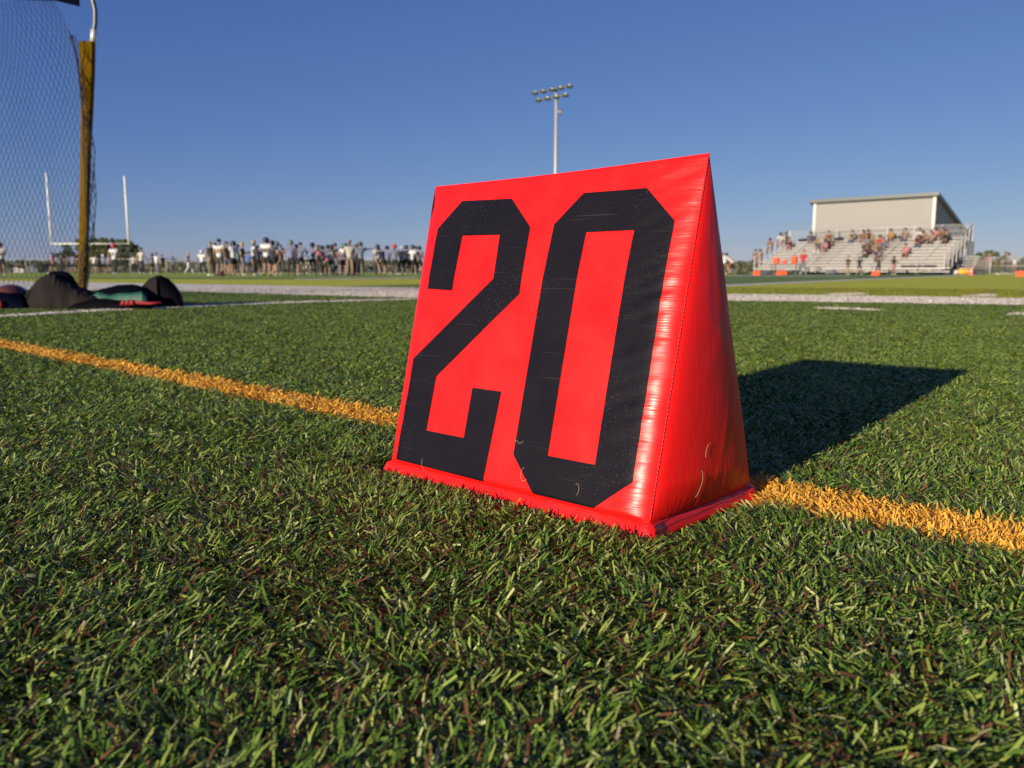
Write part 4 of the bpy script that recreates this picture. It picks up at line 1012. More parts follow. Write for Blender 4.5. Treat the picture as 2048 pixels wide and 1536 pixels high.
# ------------------------------------------------------------------ floodlight mast
LY = 110.0
lp = empty('floodlight_mast', tuple(at(1110, LY)), 'tall grey floodlight mast with two tilted rows of lamps above the marker', 'floodlight')
LO = Vector(lp.location); mast_m = solid('mast_steel', (.42, .40, .38), .5, metal=.2)
top = persp(1110, 176, LY); topz = top.z
lamp_m = solid('lamp_housing', (.17, .18, .16), .5, metal=.3); lens_m = solid('lamp_glass', (.10, .12, .10), .2)
MB().tube([LO, Vector((LO.x, LO.y, topz*.5)), Vector((LO.x, LO.y, topz - .2))], [.30, .235, .17], 14).build('mast', mast_m, lp, True, local=LO)
def lamp_row(zc, half, n, dx):
    c = Vector((LO.x, LO.y, zc)) - N2*.35
    d = Vector((-U.x, -U.y, 0))
    MB().bar(c - d*half + d*dx, c + d*half + d*dx, .13, .16).build('crossarm', lamp_m, lp, False, local=LO)
    for k in range(n):
        f = -half + 2*half*k/(n-1) if n > 1 else 0
        q = c + d*(f + dx) - N2*.30 - Vector((0, 0, .12))
        ax = (Vector((-N2.x, -N2.y, 0))*.75 - Vector((0, 0, .66))).normalized()
        mb = MB(); mb.tube([q - ax*.34, q - ax*.20, q + ax*.10, q + ax*.20], [.18, .34, .52, .56], 12)
        mb.v = [(a_, b_, q.z + (c_ - q.z)*.45) for a_, b_, c_ in mb.v]
        h = mb.build('floodlight', lamp_m, lp, True, local=LO)
        mb = MB(); mb.tube([q + ax*.201, q + ax*.215], [.50, .50], 12); mb.v = [(a_, b_, q.z + (c_ - q.z)*.45) for a_, b_, c_ in mb.v]; mb.build('lens', lens_m, h, True, local=LO)
        MB().bar(c + d*(f+dx), q - ax*.2, .05).build('bracket', mast_m, h, False, local=LO)
lamp_row(topz - .15, 2.9, 5, -.1); lamp_row(topz - 1.15, 2.25, 4, -.1)
q = persp(1120, 225, LY)
MB().bar((LO.x, LO.y, q.z + .1), (q.x, LO.y - .2, q.z + .1), .07).build('side_arm', mast_m, lp, False, local=LO)
mb = MB(); mb.tube([Vector((q.x - .1, LO.y - .2, q.z + .3)), Vector((q.x + .05, LO.y-.2, q.z + .05)), Vector((q.x + .25, LO.y - .2, q.z - .05))], [.10, .26, .40], 12); mb.build('side_lamp', lamp_m, lp, True, local=LO)

# ------------------------------------------------------------------ bleachers
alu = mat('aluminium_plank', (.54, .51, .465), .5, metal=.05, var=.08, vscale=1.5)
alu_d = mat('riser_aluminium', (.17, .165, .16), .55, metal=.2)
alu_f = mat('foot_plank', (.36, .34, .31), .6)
FLp = Vector((19.2, 66.0, 0)); FRp = Vector((29.2, 56.3, 0))
uu_ = (FLp - FRp); BLEN = uu_.length; uu_ = uu_.normalized(); nn_ = Vector((-uu_.y, uu_.x, 0))
if nn_.y < 0: nn_ = -nn_
bl = empty('bleachers', tuple((FLp+FRp)/2), 'long aluminium bleachers with spectators in front of the grey building', 'bleachers')
BO = Vector(bl.location)
NR, RD, RH, Z0 = 10, .62, .245, .42
def bp(s, n, z): return FRp + uu_*s + nn_*n + Vector((0, 0, z))     # s from the right end
for k in range(NR):
    z = Z0 + k*RH; n = .35 + k*RD
    MB().bar(bp(0, n, z), bp(BLEN, n, z), .28, .045).build('seat_plank', alu, bl, False, local=BO)
    if k:
        MB().bar(bp(0, n - .36, z - .34), bp(BLEN, n - .36, z - .34), .40, .04).build('foot_plank', alu_f, bl, False, local=BO)
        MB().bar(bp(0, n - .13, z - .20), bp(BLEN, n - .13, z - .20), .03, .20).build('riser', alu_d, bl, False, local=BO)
# raking support frames
for i in range(9):
    s = BLEN*i/8; mb = MB()
    mb.bar(bp(s, .1, .12), bp(s, .35+9*RD, Z0+9*RH-.12), .07, .10); mb.bar(bp(s, .1, .05), bp(s, 6.2, .05), .07)
    for n in (1.8, 3.6, 5.9): mb.bar(bp(s, n, 0), bp(s, n, (n-.35)/RD*RH + Z0 - .15), .07)
    mb.bar(bp(s, 1.8, .1), bp(s, 5.9, 2.4), .05); mb.bar(bp(s, 3.6, 1.5), bp(s, 5.9, .1), .05)
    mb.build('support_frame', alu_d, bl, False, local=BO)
rail_m = solid('rail_aluminium', (.42, .41, .39), .45, metal=.2)
# back guard rail and posts
zt = Z0 + 9*RH; nb = .35 + 9*RD + .25
mb = MB()
for dz in (.15, .55, 1.0): mb.tube([bp(0, nb, zt+dz), bp(BLEN, nb, zt+dz)], .028, 8)
mb.build('back_rail', rail_m, bl, True, local=BO)
for i in range(8): MB().bar(bp(BLEN*i/7, nb, zt-.3), bp(BLEN*i/7, nb, zt+1.02), .11, .05).build('rail_post', alu, bl, False, local=BO)
# chain link infill behind the top row
def wire_panel(pa, pb, z0, z1, step=.16, r=.006):
    mb = MB(); d = (pb - pa); L = d.length; d = d.normalized(); H = z1 - z0; k = -H
    while k < L:
        for sg in (1, -1):
            a0, a1 = max(0, k), min(L, k + H)
            if a1 > a0:
                za = (a0 - k) if sg > 0 else H - (a0 - k); zb = (a1 - k) if sg > 0 else H - (a1 - k)
                mb.tube([pa + d*a0 + Vector((0, 0, z0 + za)), pa + d*a1 + Vector((0, 0, z0 + zb))], r, 3, False)
        k += step
    return mb
wire = solid('wire', (.36, .36, .35), .45, metal=.4)
wire_panel(bp(0, nb+.02, 0), bp(BLEN, nb+.02, 0), zt+.05, zt+1.0, .12, .005).build('rail_mesh', wire, bl, False, local=BO)
# end guard rails stepping down
for s, nm in ((BLEN + .06, 'left'), (-.06, 'right')):
    mb = MB()
    for dz in (.55, 1.02): mb.tube([bp(s, .3, Z0+dz-.15), bp(s, nb, zt+dz)], .028, 8)
    for dz in (.15, .3, .42, .68, .8, .91): mb.tube([bp(s, .3, Z0+dz-.15), bp(s, nb, zt+dz)], .010, 4)
    mb.build('end_rail', rail_m, bl, True, local=BO)
    for k in range(8):
        n = .3 + (nb-.3)*k/7; z = Z0 + (zt-Z0)*k/7
        MB().bar(bp(s, n, max(0, z-.5)), bp(s, n, z+1.0), .10, .06).build('rail_post', alu, bl, False, local=BO)
# stair aisles with a hand rail
for s in (BLEN*.69, BLEN*.33):
    mb = MB()
    for k in range(1, NR*2):
        z = .12 + k*RH/2; n = .1 + k*RD/2
        mb.bar(bp(s-.55, n, z+.03), bp(s+.55, n, z+.03), .30, .05)
    mb.build('aisle_steps', solid('aisle_tread', (.48, .46, .42), .5), bl, False, local=BO)
    for k in (1, 4, 7):
        mb = MB(); mb.tube([bp(s, .3+k*RD, Z0+k*RH-.1), bp(s, .3+k*RD, Z0+k*RH+.8), bp(s, .3+(k+1.6)*RD, Z0+(k+1.6)*RH+.8), bp(s, .3+(k+1.6)*RD, Z0+(k+1.6)*RH-.1)], .02, 6)
        mb.build('aisle_rail', rail_m, bl, True, local=BO)
# entry stair and ramp frame at the right end
mb = MB()
for k in range(6): mb.bar(bp(-.2 - .0*k, 3.2 + .3*k, .25+.2*k), bp(-1.1, 3.2 + .3*k, .25+.2*k), .28, .04)
mb.build('entry_steps', alu, bl, False, local=BO)
mb = MB()
for n in (4.6, 5.0, 5.5, 6.0): mb.bar(bp(-.25, n, 0), bp(-.25, n, 2.4), .07)
mb.build('end_frame', alu_d, bl, False, local=BO)

# front bench with kit on it
bn = empty('team_bench', tuple(bp(BLEN*.28, -2.2, 0)), 'long white bench on the turf edge before the right half of the bleachers', 'bench')
NO = Vector(bn.location)
def fp(px, py, Y): return persp(px, py, Y)
d_ = -uu_
MB().bar(bp(-1.2, -2.0, .44), bp(BLEN*.62, -2.0, .44), .28, .05).build('seat', alu, bn, False, local=NO)
MB().bar(bp(-1.2, -2.25, .20), bp(BLEN*.62, -2.25, .20), .10, .05).build('brace', alu, bn, False, local=NO)
for i in range(6):
    s = -1.0 + (BLEN*.62 + .8)*i/5
    mb = MB(); mb.bar(bp(s, -2.12, 0), bp(s, -2.0, .42), .06); mb.bar(bp(s, -1.88, 0), bp(s, -2.0, .42), .06); mb.build('leg', alu_d, bn, False, local=NO)
G5 = 'dark kit bags on the team bench'
for i, (px, w) in enumerate([(1808, .4), (1823, .5), (1838, .35), (1853, .5), (1866, .45)]):
    # intersect the pixel column with the bench line
    A = bp(-1.2, -2.0, 0); B_ = bp(BLEN*.62, -2.0, 0); k = at(px, 1.0).x
    t = (k*A.y - A.x)/((B_.x - A.x) - k*(B_.y - A.y)); q = A + (B_ - A)*t
    mb = MB(); mb.tube([q + uu_*(-w/2) + Vector((0, 0, .52)), q + uu_*(-w/2+.05) + Vector((0, 0, .55)), q + uu_*(w/2-.05) + Vector((0, 0, .55)), q + uu_*(w/2) + Vector((0, 0, .52))], [.05, .09, .09, .05], 8)
    o = mb.build('kit_bag', cm('black'), None, True, local=tuple(Vector((q.x, q.y, .47))))
    tag(o, ['black kit bag at the left end of the row on the team bench', 'wider black kit bag, second from the left on the team bench', 'smallest black kit bag in the middle of the team bench', 'black kit bag fourth from the left on the team bench', 'black kit bag at the right end of the team bench'][i], 'bag', G5)

# spectators
G2 = 'spectators seated on the bleachers'
def seat_pos(px, py):
    """row and position whose hips fall nearest the pixel (hip row)"""
    best = None
    for k in range(NR):
        n = .35 + k*RD; A = bp(0, n, 0); B_ = bp(BLEN, n, 0); kx = at(px, 1.0).x
        t = (kx*A.y - A.x)/((B_.x - A.x) - kx*(B_.y - A.y)); q = A + (B_ - A)*t
        z = Z0 + k*RH; y = 541.5 - (z + .15 - CAMH)/q.y*FPX
        if best is None or abs(y - py) < best[0]: best = (abs(y - py), q, z, k)
    return best
spect = [
 (1559, 479, 'white', 'pink', 'long', 'brown', 'spectator in pale shirt at the far left of the top row'),
 (1571, 478, 'brown', 'denim', 'hair', 'brown', 'brown jacketed spectator second from left on the top row'),
 (1539, 494, 'rust', 'brown', 'long', 'brown', 'spectator in rust top alone by the left guard rail'),
 (1577, 492, 'maroon', 'pink', 'hair', 'brown', 'maroon shirt spectator one row below the brown jacket'),
 (1511, 514, 'brown', 'maroon', 'hair', 'brown', 'lowest spectator beside the left guard rail posts'),
 (1520, 515, 'maroon', 'tan', 'long', 'brown', 'spectator in dark red next to the lowest left one'),
 (1619, 478, 'darkgrey', 'tan', 'hair', 'black', 'dark grey shirt spectator under the left corner of the building'),
 (1653, 480, 'rust', 'brown', 'hair', 'brown', 'rust shirt spectator on the top row right of the building corner'),
 (1634, 497, 'darkgrey', 'white', 'long', 'blond', 'blond spectator with white trousers at the head of the left aisle'),
 (1650, 500, 'pink', 'tan', 'long', 'brown', 'spectator in dusty pink leaning forward beside the blond one'),
 (1656, 490, 'black', 'navy', 'hair', 'brown', 'black shirt spectator directly below the rust shirt'),
 (1703, 477, 'olive', 'denim', 'cap', 'darkgrey', 'olive jacket spectator in a cap below the building wall'),
 (1722, 475, 'brown', 'denim', 'hair', 'brown', 'brown jacket spectator left in the upper middle pair'),
 (1731, 478, 'maroon', 'denim', 'long', 'brown', 'maroon top spectator right in the upper middle pair'),
 (1731, 490, 'grey', 'black', 'hair', 'blond', 'broad grey shirt spectator in the middle cluster'),
 (1743, 488, 'olive', 'darkgrey', 'long', 'blond', 'blond olive jacket spectator beside the broad grey shirt'),
 (1758, 488, 'red', 'pink', 'long', 'brown', 'spectator in bright red top in the middle of the bleachers'),
 (1765, 498, 'denim', 'navy', 'hair', 'brown', 'spectator in denim jacket just below the bright red top'),
 (1733, 506, 'maroon', 'black', 'hair', 'brown', 'maroon and black clad spectator at the left foot of the cluster'),
 (1750, 504, 'tan', 'navy', 'long', 'blond', 'tan jacket spectator in the lower middle of the cluster'),
 (1752, 512, 'navy', 'grey', 'hair', 'brown', 'navy shirt spectator lowest in the middle cluster'),
 (1779, 474, 'gold', 'darkgrey', 'hair', 'brown', 'mustard shirt spectator on the top row left of a reclining one'),
 (1805, 474, 'tan', 'denim', 'hair', 'black', 'tan shirt spectator in jeans on the top row with arm propped'),
 (1810, 508, 'pink', 'rust', 'hair', 'black', 'bright pink shirt spectator sitting alone right of the right aisle'),
 (1836, 478, 'white', 'maroon', 'hair', 'brown', 'white shirt spectator at the left of the right top group'),
 (1843, 480, 'brown', 'navy', 'long', 'brown', 'brown coat spectator second in the right top group'),
 (1834, 486, 'maroon', 'denim', 'hair', 'grey', 'grey haired spectator in maroon one row below the right group'),
 (1864, 476, 'pink', 'denim', 'long', 'brown', 'spectator in soft pink before the grey end wall'),
 (1859, 481, 'tan', 'darkgrey', 'cap', 'navy', 'tan shirt spectator with navy cap before the grey end wall'),
 (1881, 477, 'brown', 'tan', 'hair', 'brown', 'brown shirt spectator left in the pair near the right rail'),
 (1891, 479, 'black', 'maroon', 'hair', 'brown', 'black shirt spectator right in the pair near the right rail'),
]
toR = math.atan2(-nn_.y, -nn_.x) - math.pi/2
for i, (px, py, tp, bt, hd, hc, lab) in enumerate(spect):
    _, q, z, k = seat_pos(px, py)
    person((q.x, q.y, z - .42), toR + rr.uniform(-.3, .3), lab, 'sitback' if i in (22, 7, 13, 27) else 'sit', top=tp, longs=(i % 3 == 0), bottom=bt, trousers=(i % 4 != 1), head=hd, headc=hc if hd != 'cap' else hc, skin=rr.choice([0, 1, 2]), shoes=rr.choice(['white', 'black', 'grey']), group=G2)
for px, rw, lab in ((1602, 9, 'black bag left on the top row left of the grey jacket'), (1675, 9, 'dark bag on the top row below the building wall'), (1790, 9, 'dark blanket bundle on the top row beside the mustard shirt')):
    n = .35 + rw*RD; A = bp(0, n, 0); B_ = bp(BLEN, n, 0); kx = at(px, 1.0).x
    t = (kx*A.y - A.x)/((B_.x - A.x) - kx*(B_.y - A.y)); q = A + (B_ - A)*t; z = Z0 + rw*RH + .02
    mb = MB(); mb.tube([q - uu_*.35 + Vector((0, 0, z+.10)), q - uu_*.28 + Vector((0, 0, z+.14)), q + uu_*.28 + Vector((0, 0, z+.13)), q + uu_*.35 + Vector((0, 0, z+.10))], [.06, .14, .13, .06], 10)
    tag(mb.build('seat_bag', cm('black'), None, True, local=(q.x, q.y, z)), lab, 'bag')
# people standing before the bleachers
G3 = 'people standing before the bleachers'
for px, hd, ft, kind, kw, rz, lab in [
 (1605, 497, 545, 'lean', dict(top='red', bottom='grey', trousers=True, head='cap', headc='red'), 10, 'person in red shirt, red cap and grey trousers left of the aisle'),
 (1695, 507, 544, 'crossed', dict(top='black', bottom='tan', head='hair', headc='black'), 170, 'black shirt cheerleader, leftmost of the four before the bleachers'),
 (1718, 508, 544, 'akimbo', dict(top='black', bottom='black', head='long', headc='brown'), 190, 'black clad cheerleader with elbows out, second of the four'),
 (1757, 507, 544, 'lean', dict(top='black', bottom='black', head='long', headc='brown', trousers=True), 230, 'long haired woman in black leaning left, third of the four'),
 (1787, 507, 545, 'lean', dict(top='black', bottom='pink', head='long', headc='brown'), 160, 'black top and pink skirt cheerleader, rightmost of the four'),
 (1907, 513, 544, 'stand', dict(top='white', bottom='grey', head='hair', headc='brown', trousers=True), 0, 'small white shirt person at the fence gate'),
 (1976, 508, 546, 'akimbo', dict(top='pink', bottom='denim', head='hair', headc='grey', trousers=True), 185, 'pink shirt person in jeans at the right fence'),
 (1994, 518, 546, 'bend', dict(top='olive', bottom='olive', head='hair', headc='brown', trousers=True), 120, 'stooping person in olive clothes at the right fence'),
 (2008, 505, 547, 'walk', dict(top='olive', bottom='black', head='cap', headc='olive', trousers=True), 75, 'walker in olive shirt and cap beside the stooping one'),
 (2028, 514, 546, 'stand', dict(top='white', bottom='tan', head='hair', headc='blond'), 180, 'white shirt person farthest right beyond the fence rail'),
]:
    p = at(px, 56 if kind == 'bend' else 1.76*FPX/(ft-hd)*.97)
    if 1600 < px < 1800: p = at(px, {1605: 57.5, 1695: 55.5, 1718: 55, 1757: 54, 1787: 53}[px])
    sc_ = (ft-hd)/FPX*p.y/1.78 if 1600 < px < 1800 else 1.0
    person(tuple(p), rad(-rz), lab, kind, group=G3, scale=sc_, skin=rr.choice([0, 1, 2]), **kw)

# water coolers on a folding table
ct = empty('folding_table', tuple(at(1571, 59)), 'folding table with orange coolers before the left bleacher end', 'table', rz=UANG)
MB().box((0, 0, .70), (2.3, .7, .05)).build('tabletop', cm('darkgrey'), ct)
for i in (-1, 1):
    for j in (-1, 1): MB().bar((i*.9, j*.28, 0), (i*.9, j*.28, .68), .05).build('leg', cm('darkgrey'), ct)
for i, (px, r_, h_, lab) in enumerate([(1552, .21, .48, 'left orange water cooler on the folding table'), (1568, .16, .36, 'smallest orange water cooler, in the middle of the folding table'), (1588, .22, .56, 'tallest orange water cooler on the right of the folding table')]):
    k = at(px, 1).x; A = Vector(ct.location); t = (k*A.y - A.x)/(U.x - k*U.y); q = A + U*t
    c = empty('water_cooler', (q.x, q.y, .726), lab, 'cooler', 'orange coolers on the folding table')
    MB().lathe((0, 0, 0), [(r_*.86, 0), (r_*.92, h_*.1), (r_, h_*.8), (r_, h_*.84)], 18).build('body', orange, c, True)
    MB().lathe((0, 0, 0), [(r_*1.05, h_*.84), (r_*1.05, h_*.92), (r_*.6, h_)], 18).build('lid', solid('cooler_lid', (.80, .16, .08), .4) if i != 1 else cm('white'), c, True)
    MB().box((0, -r_ - .02, h_*.15), (.04, .06, .05)).build('tap', cm('white'), c)
# far yard markers: same padded wedges
def far_marker(px, feet, Y, label):
    p = at(px, Y); r = empty('yard_marker', tuple(p), label, 'yard marker', 'orange wedge markers along the far sideline', rz=UANG)
    L, D, H = .46, .20, .25
    mb = MB(); a = [Vector((x, y, 0)) for x, y in ((-L/2, -D/2), (L/2, -D/2), (L/2, D/2), (-L/2, D/2))]; t0, t1 = Vector((-L/2, 0, H)), Vector((L/2, 0, H))
    b = len(mb.v); mb.v += [tuple(v) for v in a + [t0, t1]]; mb.f += [(0, 3, 2, 1), (0, 1, 5, 4), (2, 3, 4, 5), (1, 2, 5), (3, 0, 4)]
    o = mb.build('cover', orange, r); bv = o.modifiers.new('bevel', 'BEVEL'); bv.width = .02; bv.segments = 2
    mb = MB(); mb.box((0, 0, .008), (L + .05, D + .05, .012)); mb.build('hem', orange, r)
far_marker(1514, 547, 50, 'leftmost orange wedge marker before the bleachers')
far_marker(1560, 547, 52, 'orange wedge marker on the turf below the coolers, left of a pair')
far_marker(1567, 547, 53, 'orange wedge marker on the turf below the coolers, right of a pair')
far_marker(1752, 547, 47, 'orange wedge marker before the middle of the bleachers')
far_marker(2043, 547, 40, 'orange wedge marker cut by the right edge of the picture')
# yellow blocking pad, striped pylon, ball and dark heap by the right end
yb = empty('blocking_pad', tuple(at(1931, 55)), 'yellow cylindrical blocking pad lying by the right bleacher end', 'pad', rz=.1)
MB().tube([(-.48, 0, .20), (-.44, 0, .20), (.40, 0, .19), (.44, 0, .19)], [.15, .20, .19, .14], 14).build('cover', solid('yellow_vinyl', (.70, .36, .03), .5), yb, True)
MB().tube([(-.2, -.205, .2), (-.1, -.24, .22), (.1, -.24, .22), (.2, -.205, .2)], .015, 6).build('handle', cm('white'), yb, True)
cone(1943, 547, .50, 'pink orange pylon with white band right of the yellow pad', solid('coral_plastic', (.85, .16, .10), .5), True, d=52)
gb = empty('gear_ball', tuple(at(1912, 55)), 'white round helmet on the ground left of the yellow pad', 'helmet')
mb = MB(); mb.lathe((0, 0, 0), [(.08, 0), (.15, .06), (.17, .14), (.13, .25), (.04, .30)], 16); mb.build('shell', cm('white'), gb, True)
MB().tube([(-.12, -.12, .1), (0, -.2, .08), (.12, -.12, .1)], .012, 6).build('face_mask', cm('darkgrey'), gb)
for i, (px, Y, w, h, c, lab) in enumerate([(1485, 60, 1.0, .14, 'black', 'flat black bag at the left foot of the bleachers'), (1893, 56, .7, .35, 'darkgrey', 'dark heap of gear under the right bleacher end'), (1663, 56, .8, .30, 'grey', 'grey pile of kit before the middle bleachers'), (1533, 58, .6, .25, 'denim', 'blue grey kit on the ground left of the coolers')]):
    p = at(px, Y); mb = MB(); mb.tube([p + Vector((-w/2, 0, h*.3)), p + Vector((-w*.35, 0, h*.5)), p + Vector((w*.1, 0, h*.55)), p + Vector((w/2, 0, h*.3))], [h*.3, h*.5, h*.45, h*.25], 10)
    tag(mb.build('kit_pile', cm(c), None, True, local=tuple(p)), lab, 'kit')

# ------------------------------------------------------------------ building behind the bleachers
wall_m = bpy.data.materials.new('ribbed_siding'); wall_m.use_nodes = True
nt = wall_m.node_tree; b = nt.nodes['Principled BSDF']; b.inputs['Base Color'].default_value = (.28, .27, .255, 1); b.inputs['Roughness'].default_value = .55
tc = nt.nodes.new('ShaderNodeTexCoord'); wv = nt.nodes.new('ShaderNodeTexWave'); wv.bands_direction = 'Z'; wv.inputs['Scale'].default_value = 1.6; wv.wave_profile = 'SAW'
nz = nt.nodes.new('ShaderNodeTexNoise'); nz.inputs['Scale'].default_value = .7
nt.links.new(tc.outputs['Object'], wv.inputs['Vector']); nt.links.new(tc.outputs['Object'], nz.inputs['Vector'])
bpn = nt.nodes.new('ShaderNodeBump'); bpn.inputs['Distance'].default_value = .02; nt.links.new(wv.outputs['Fac'], bpn.inputs['Height']); nt.links.new(bpn.outputs[0], b.inputs['Normal'])
mr = nt.nodes.new('ShaderNodeMapRange'); mr.inputs[3].default_value = .92; mr.inputs[4].default_value = 1.08; nt.links.new(nz.outputs['Fac'], mr.inputs[0])
vm = nt.nodes.new('ShaderNodeVectorMath'); vm.operation = 'SCALE'; vm.inputs[0].default_value = (.28, .27, .255); nt.links.new(mr.outputs[0], vm.inputs['Scale']); nt.links.new(vm.outputs[0], b.inputs['Base Color'])
grey_wall = mat('grey_siding', (.17, .19, .22), .6); roof_m = mat('roof_metal', (.15, .16, .15), .45, metal=.3)
trim_m = solid('white_trim', (.60, .58, .53), .5)
WN = 7.0; sR, sL = 2.8, 12.3
bd = empty('press_building', tuple(bp((sR+sL)/2, WN, 0)), 'beige building with a grey sloping roof rising behind the bleachers', 'building')
DO = Vector(bd.location); HF, HB, DP = 5.72, 3.15, 7.4
def q3(s, n, z): return bp(s, WN + n, z)
MB().prism([q3(sR, 0, 0), q3(sL, 0, 0), q3(sL, 0, HF), q3(sR, 0, HF)], nn_*.2).build('front_wall', wall_m, bd, False, local=DO)
for s in (sR, sL-.2): MB().prism([q3(s, .21, 0), q3(s, DP, 0), q3(s, DP, HB), q3(s, .21, HF-.07)], uu_*.2).build('side_wall', grey_wall, bd, False, local=DO)
MB().prism([q3(sR+.21, DP-.2, 0), q3(sL-.21, DP-.2, 0), q3(sL-.21, DP-.2, HB), q3(sR+.21, DP-.2, HB)], nn_*.19).build('back_wall', grey_wall, bd, False, local=DO)
MB().prism([q3(sR-.28, -.35, HF+.15), q3(sR-.28, DP+.4, HB-.02), q3(sR-.28, DP+.4, HB+.22), q3(sR-.28, -.35, HF+.39)], uu_*(sL-sR+.56)).build('roof', roof_m, bd, False, local=DO)
for s in (sR-.012, sL-.19): MB().prism([q3(s, -.012, 0), q3(s+.22, -.012, 0), q3(s+.22, -.012, HF+.1), q3(s, -.012, HF+.1)], nn_*-.05).build('corner_trim', trim_m, bd, False, local=DO)
for o in [c for c in bd.children]: recalc(o)

# ------------------------------------------------------------------ fences
def fence(pa, pb, h, label, n, post_m=rail_m, step=.30, r=.006, rails=(1.0,), group=None):
    f = empty('chain_link_fence', tuple(pa), label, 'fence'); d = pb - pa
    for i in range(n+1): MB().tube([pa + d*i/n, pa + d*i/n + Vector((0, 0, h+.04))], .045, 8).build('post', post_m, f, True, local=pa)
    for rr_ in rails: MB().tube([pa + Vector((0, 0, h*rr_)), pb + Vector((0, 0, h*rr_))], .030, 6).build('rail', post_m, f, True, local=pa)
    wire_panel(pa, pb, .03, h, step, r).build('wire_mesh', wire, f, False, local=pa)
fence(at(-80, 92), at(560, 84), 1.5, 'long low chain link fence behind the players on the left', 9)
fence(at(560, 84), at(1460, 84), 1.5, 'chain link fence behind the players and the marker', 11)
fence(at(1915, 60.5), at(1980, 60.5), 1.25, 'short chain link fence bay right of the bleachers', 1, step=.14, r=.010)
fence(at(1980, 61), at(2140, 58), 1.22, 'chain link fence running off the right edge', 2, step=.14, r=.008, rails=(.03, .5, 1.0))
gt = empty('equipment_shed', tuple(at(1917, 64)), 'dark grey low shed beside the right end of the bleachers', 'shed', rz=0)
MB().box((0, 0, .52), (1.15, 1.2, 1.04)).build('wall', grey_wall, gt)
MB().box((0, 0, 1.08), (1.35, 1.4, .08)).build('roof', solid('shed_roof', (.45, .45, .43), .5), gt)
MB().box((0, -.62, .5), (.6, .03, .9)).build('door', solid('shed_door', (.10, .13, .15), .5), gt)
# slatted wooden screen by the fence
sw = empty('storage_trailer', tuple(at(1960, 72)), 'low brown grey slatted trailer behind the right fence', 'trailer')
for k in range(6): MB().box((0, 0, .45+.13*k), (1.9, .05, .10)).build('slat', solid('weathered_slat', (.22, .18, .16), .8), sw)
for i in (-1, 1): MB().tube([(i*.45, -.1, .17), (i*.45, .1, .17)], .17, 12).build('wheel', cm('black'), sw)
MB().box((0, .1, .38), (1.9, .3, .06)).build('frame', cm('darkgrey'), sw)

# ------------------------------------------------------------------ trees, houses
leaf_ms = [mat('leaf_%d' % i, c, .7, var=.35, vscale=1.2) for i, c in enumerate([(.075, .105, .030), (.110, .120, .035), (.055, .085, .030)])]
bark = mat('bark', (.10, .075, .055), .9)
def tree(px, toppy, Y, wpx, label, lm=0, group='trees beyond the field', trunk=.2, seed=0):
    p = at(px, Y); H = hz(toppy, px, Y); W = wpx/FPX*Y/2
    r = empty('tree', tuple(p), label, 'tree', group); g = random.Random(seed + int(px))
    mb = MB(); mb.tube([(0, 0, 0), (.05*H*.2, 0, H*.3), (-.03, 0, H*.6), (0, 0, H*.85)], [H*.035, H*.028, H*.018, H*.008], 8)
    for k in range(5):
        a = g.uniform(0, 6.28); z = H*g.uniform(.25, .6)
        mb.tube([(0, 0, z), (W*.4*math.cos(a), W*.4*math.sin(a), z+H*.12), (W*.7*math.cos(a), W*.7*math.sin(a), z+H*.22)], [H*.014, H*.010, H*.004], 5)
    mb.build('trunk', bark, r, True)
    mb = MB(); clumps = []
    for k in range(26):
        a = g.uniform(0, 6.28); z = g.uniform(trunk, 1.0); rr2 = W*math.sqrt(max(.05, 1-((z-.55)/.52)**2))*g.uniform(.15, .85)
        clumps.append((rr2*math.cos(a), rr2*math.sin(a), H*z*.93, W*g.uniform(.18, .36)))
    ls = max(.05, H*.030)
    for cx, cy, cz, cr_ in clumps:
        for _ in range(70):
            v = Vector((g.gauss(0, 1), g.gauss(0, 1), g.gauss(0, 1))).normalized() * cr_ * g.uniform(.55, 1.1)
            c = Vector((cx, cy, cz)) + v; c.z = min(max(c.z, H*.08), H)
            a = Vector((g.gauss(0, 1), g.gauss(0, 1), g.gauss(0, 1))).normalized()*ls*g.uniform(.6, 1.3); b_ = a.cross(Vector((g.gauss(0, 1), g.gauss(0, 1), g.gauss(0, 1)))).normalized()*ls*.7
            mb.poly([c - a, c + b_, c + a, c - b_])
    mb.build('crown', leaf_ms[lm], r)
TL = [(118, 506, 150, 34, 0, 'small round tree at the left end of the clump behind the goal'), (140, 488, 155, 44, 2, 'bushy tree in the clump just left of the padded pole'), (165, 478, 150, 46, 1, 'tree of the clump mostly behind the padded pole'), (190, 474, 158, 44, 0, 'tall tree of the clump right of the padded pole'),
      (212, 473, 152, 38, 1, 'olive tree in the middle of the clump under the crossbar'), (232, 475, 160, 40, 2, 'darkest tree in the clump under the crossbar'), (252, 479, 150, 40, 0, 'tree behind the base of the right upright'), (272, 484, 155, 30, 1, 'yellowish tree at the right end of the clump'), (200, 500, 145, 70, 1, 'low wide bush at the front of the clump'), (248, 505, 146, 66, 2, 'low dark bush at the front right of the clump'),
      (48, 516, 170, 16, 2, 'pointed small tree above the little houses'), (78, 521, 170, 22, 0, 'round small tree right of the little houses'), (95, 523, 172, 24, 2, 'low tree between the houses and the clump'), (14, 523, 175, 28, 0, 'low tree at the left edge of the horizon'),
      (1955, 505, 150, 26, 2, 'left tree of the group beyond the right fence'), (1972, 500, 152, 30, 1, 'tallest tree of the group beyond the right fence'), (1991, 503, 148, 20, 0, 'narrow tree right in the group beyond the right fence'), (2046, 512, 150, 24, 2, 'tree at the right edge of the horizon'), (617, 512, 150, 14, 0, 'tiny lone tree behind the white table')]
for i, (px, tp, Y, w, lm, lab) in enumerate(TL): tree(px, tp, Y, w, lab, lm, seed=i)
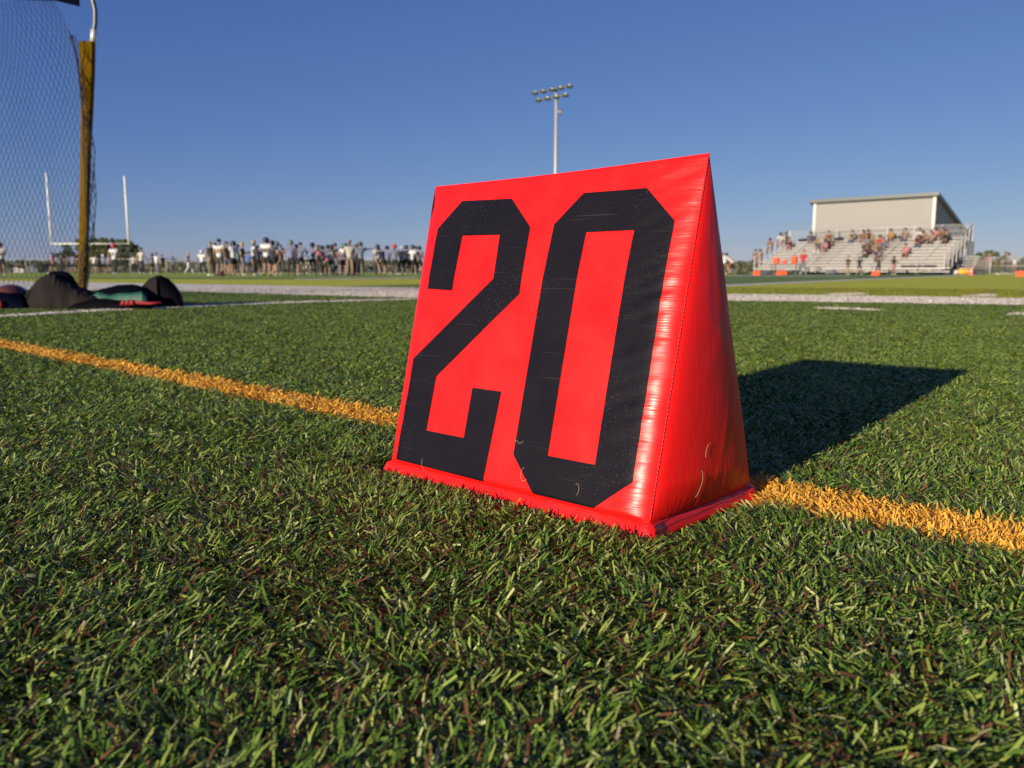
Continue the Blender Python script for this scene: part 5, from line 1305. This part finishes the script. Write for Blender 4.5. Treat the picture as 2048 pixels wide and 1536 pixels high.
# far hedge and woods: one mass
mb = MB(); g = random.Random(3)
for i in range(9000):
    px = g.uniform(-500, 2600); Y = g.uniform(200, 240)
    top_ = 524 + 7*noise.noise(Vector((px*.012, 1, 1))) + 4*noise.noise(Vector((px*.06, 2, 1)))
    if px > 1900: top_ += 2
    H = hz(top_, px, Y); c = at(px, Y); c.z = H*g.random()**.7
    a = Vector((g.gauss(0, 1), g.gauss(0, .5), g.gauss(0, 1))).normalized()*g.uniform(.3, .75); b_ = a.cross(Vector((0, 1, .3))).normalized()*g.uniform(.3, .6)
    mb.poly([c - a, c + b_, c + a, c - b_])
o = mb.build('far_woods', mat('far_foliage', (.070, .075, .040), .8, var=.3, vscale=.08)); tag(o, 'low distant band of trees and hedges along the horizon', 'woods', kind='stuff')
def house(px, eave, Y, wpx, label, wallc, roofc):
    p = at(px, Y); W = wpx/FPX*Y; He = hz(eave, px, Y)*.62; Ht = hz(eave, px, Y)
    r = empty('house', tuple(p), label, 'house', 'small houses beyond the field')
    MB().box((0, 0, He/2), (W, W*1.2, He)).build('wall', solid('house_' + wallc, CLOTH[wallc], .8), r)
    mb = MB(); mb.prism([(-W*.56, -W*.66, He), (W*.56, -W*.66, He), (0, -W*.66, Ht)], (0, W*1.32, 0)); o = mb.build('roof', solid('roof_' + roofc, CLOTH[roofc], .8), r); recalc(o)
    mb = MB(); mb.prism([(-W*.47, -W*.67, He+.02), (W*.47, -W*.67, He+.02), (0, -W*.67, Ht-.35)], (0, -.02, 0)); o = mb.build('gable', solid('house_' + wallc, CLOTH[wallc], .8), r); recalc(o)
    for s in (-1, 1): MB().box((s*W*.22, -W*.605, He*.55), (W*.16, .06, He*.32)).build('window', solid('window_glass', (.03, .04, .05), .1), r)
house(36, 531, 130, 11, 'small pale gabled house, left of the pair seen through the net', 'offwhite', 'brown')
house(46, 534, 128, 8, 'smaller pale gabled house, right of the pair seen through the net', 'white', 'darkgrey')
house(72, 529, 175, 22, 'long dark roofed house right of the pale pair', 'grey', 'darkgrey')
house(20, 528, 180, 14, 'grey house left of the pale pair seen through the net', 'bluegrey', 'brown')
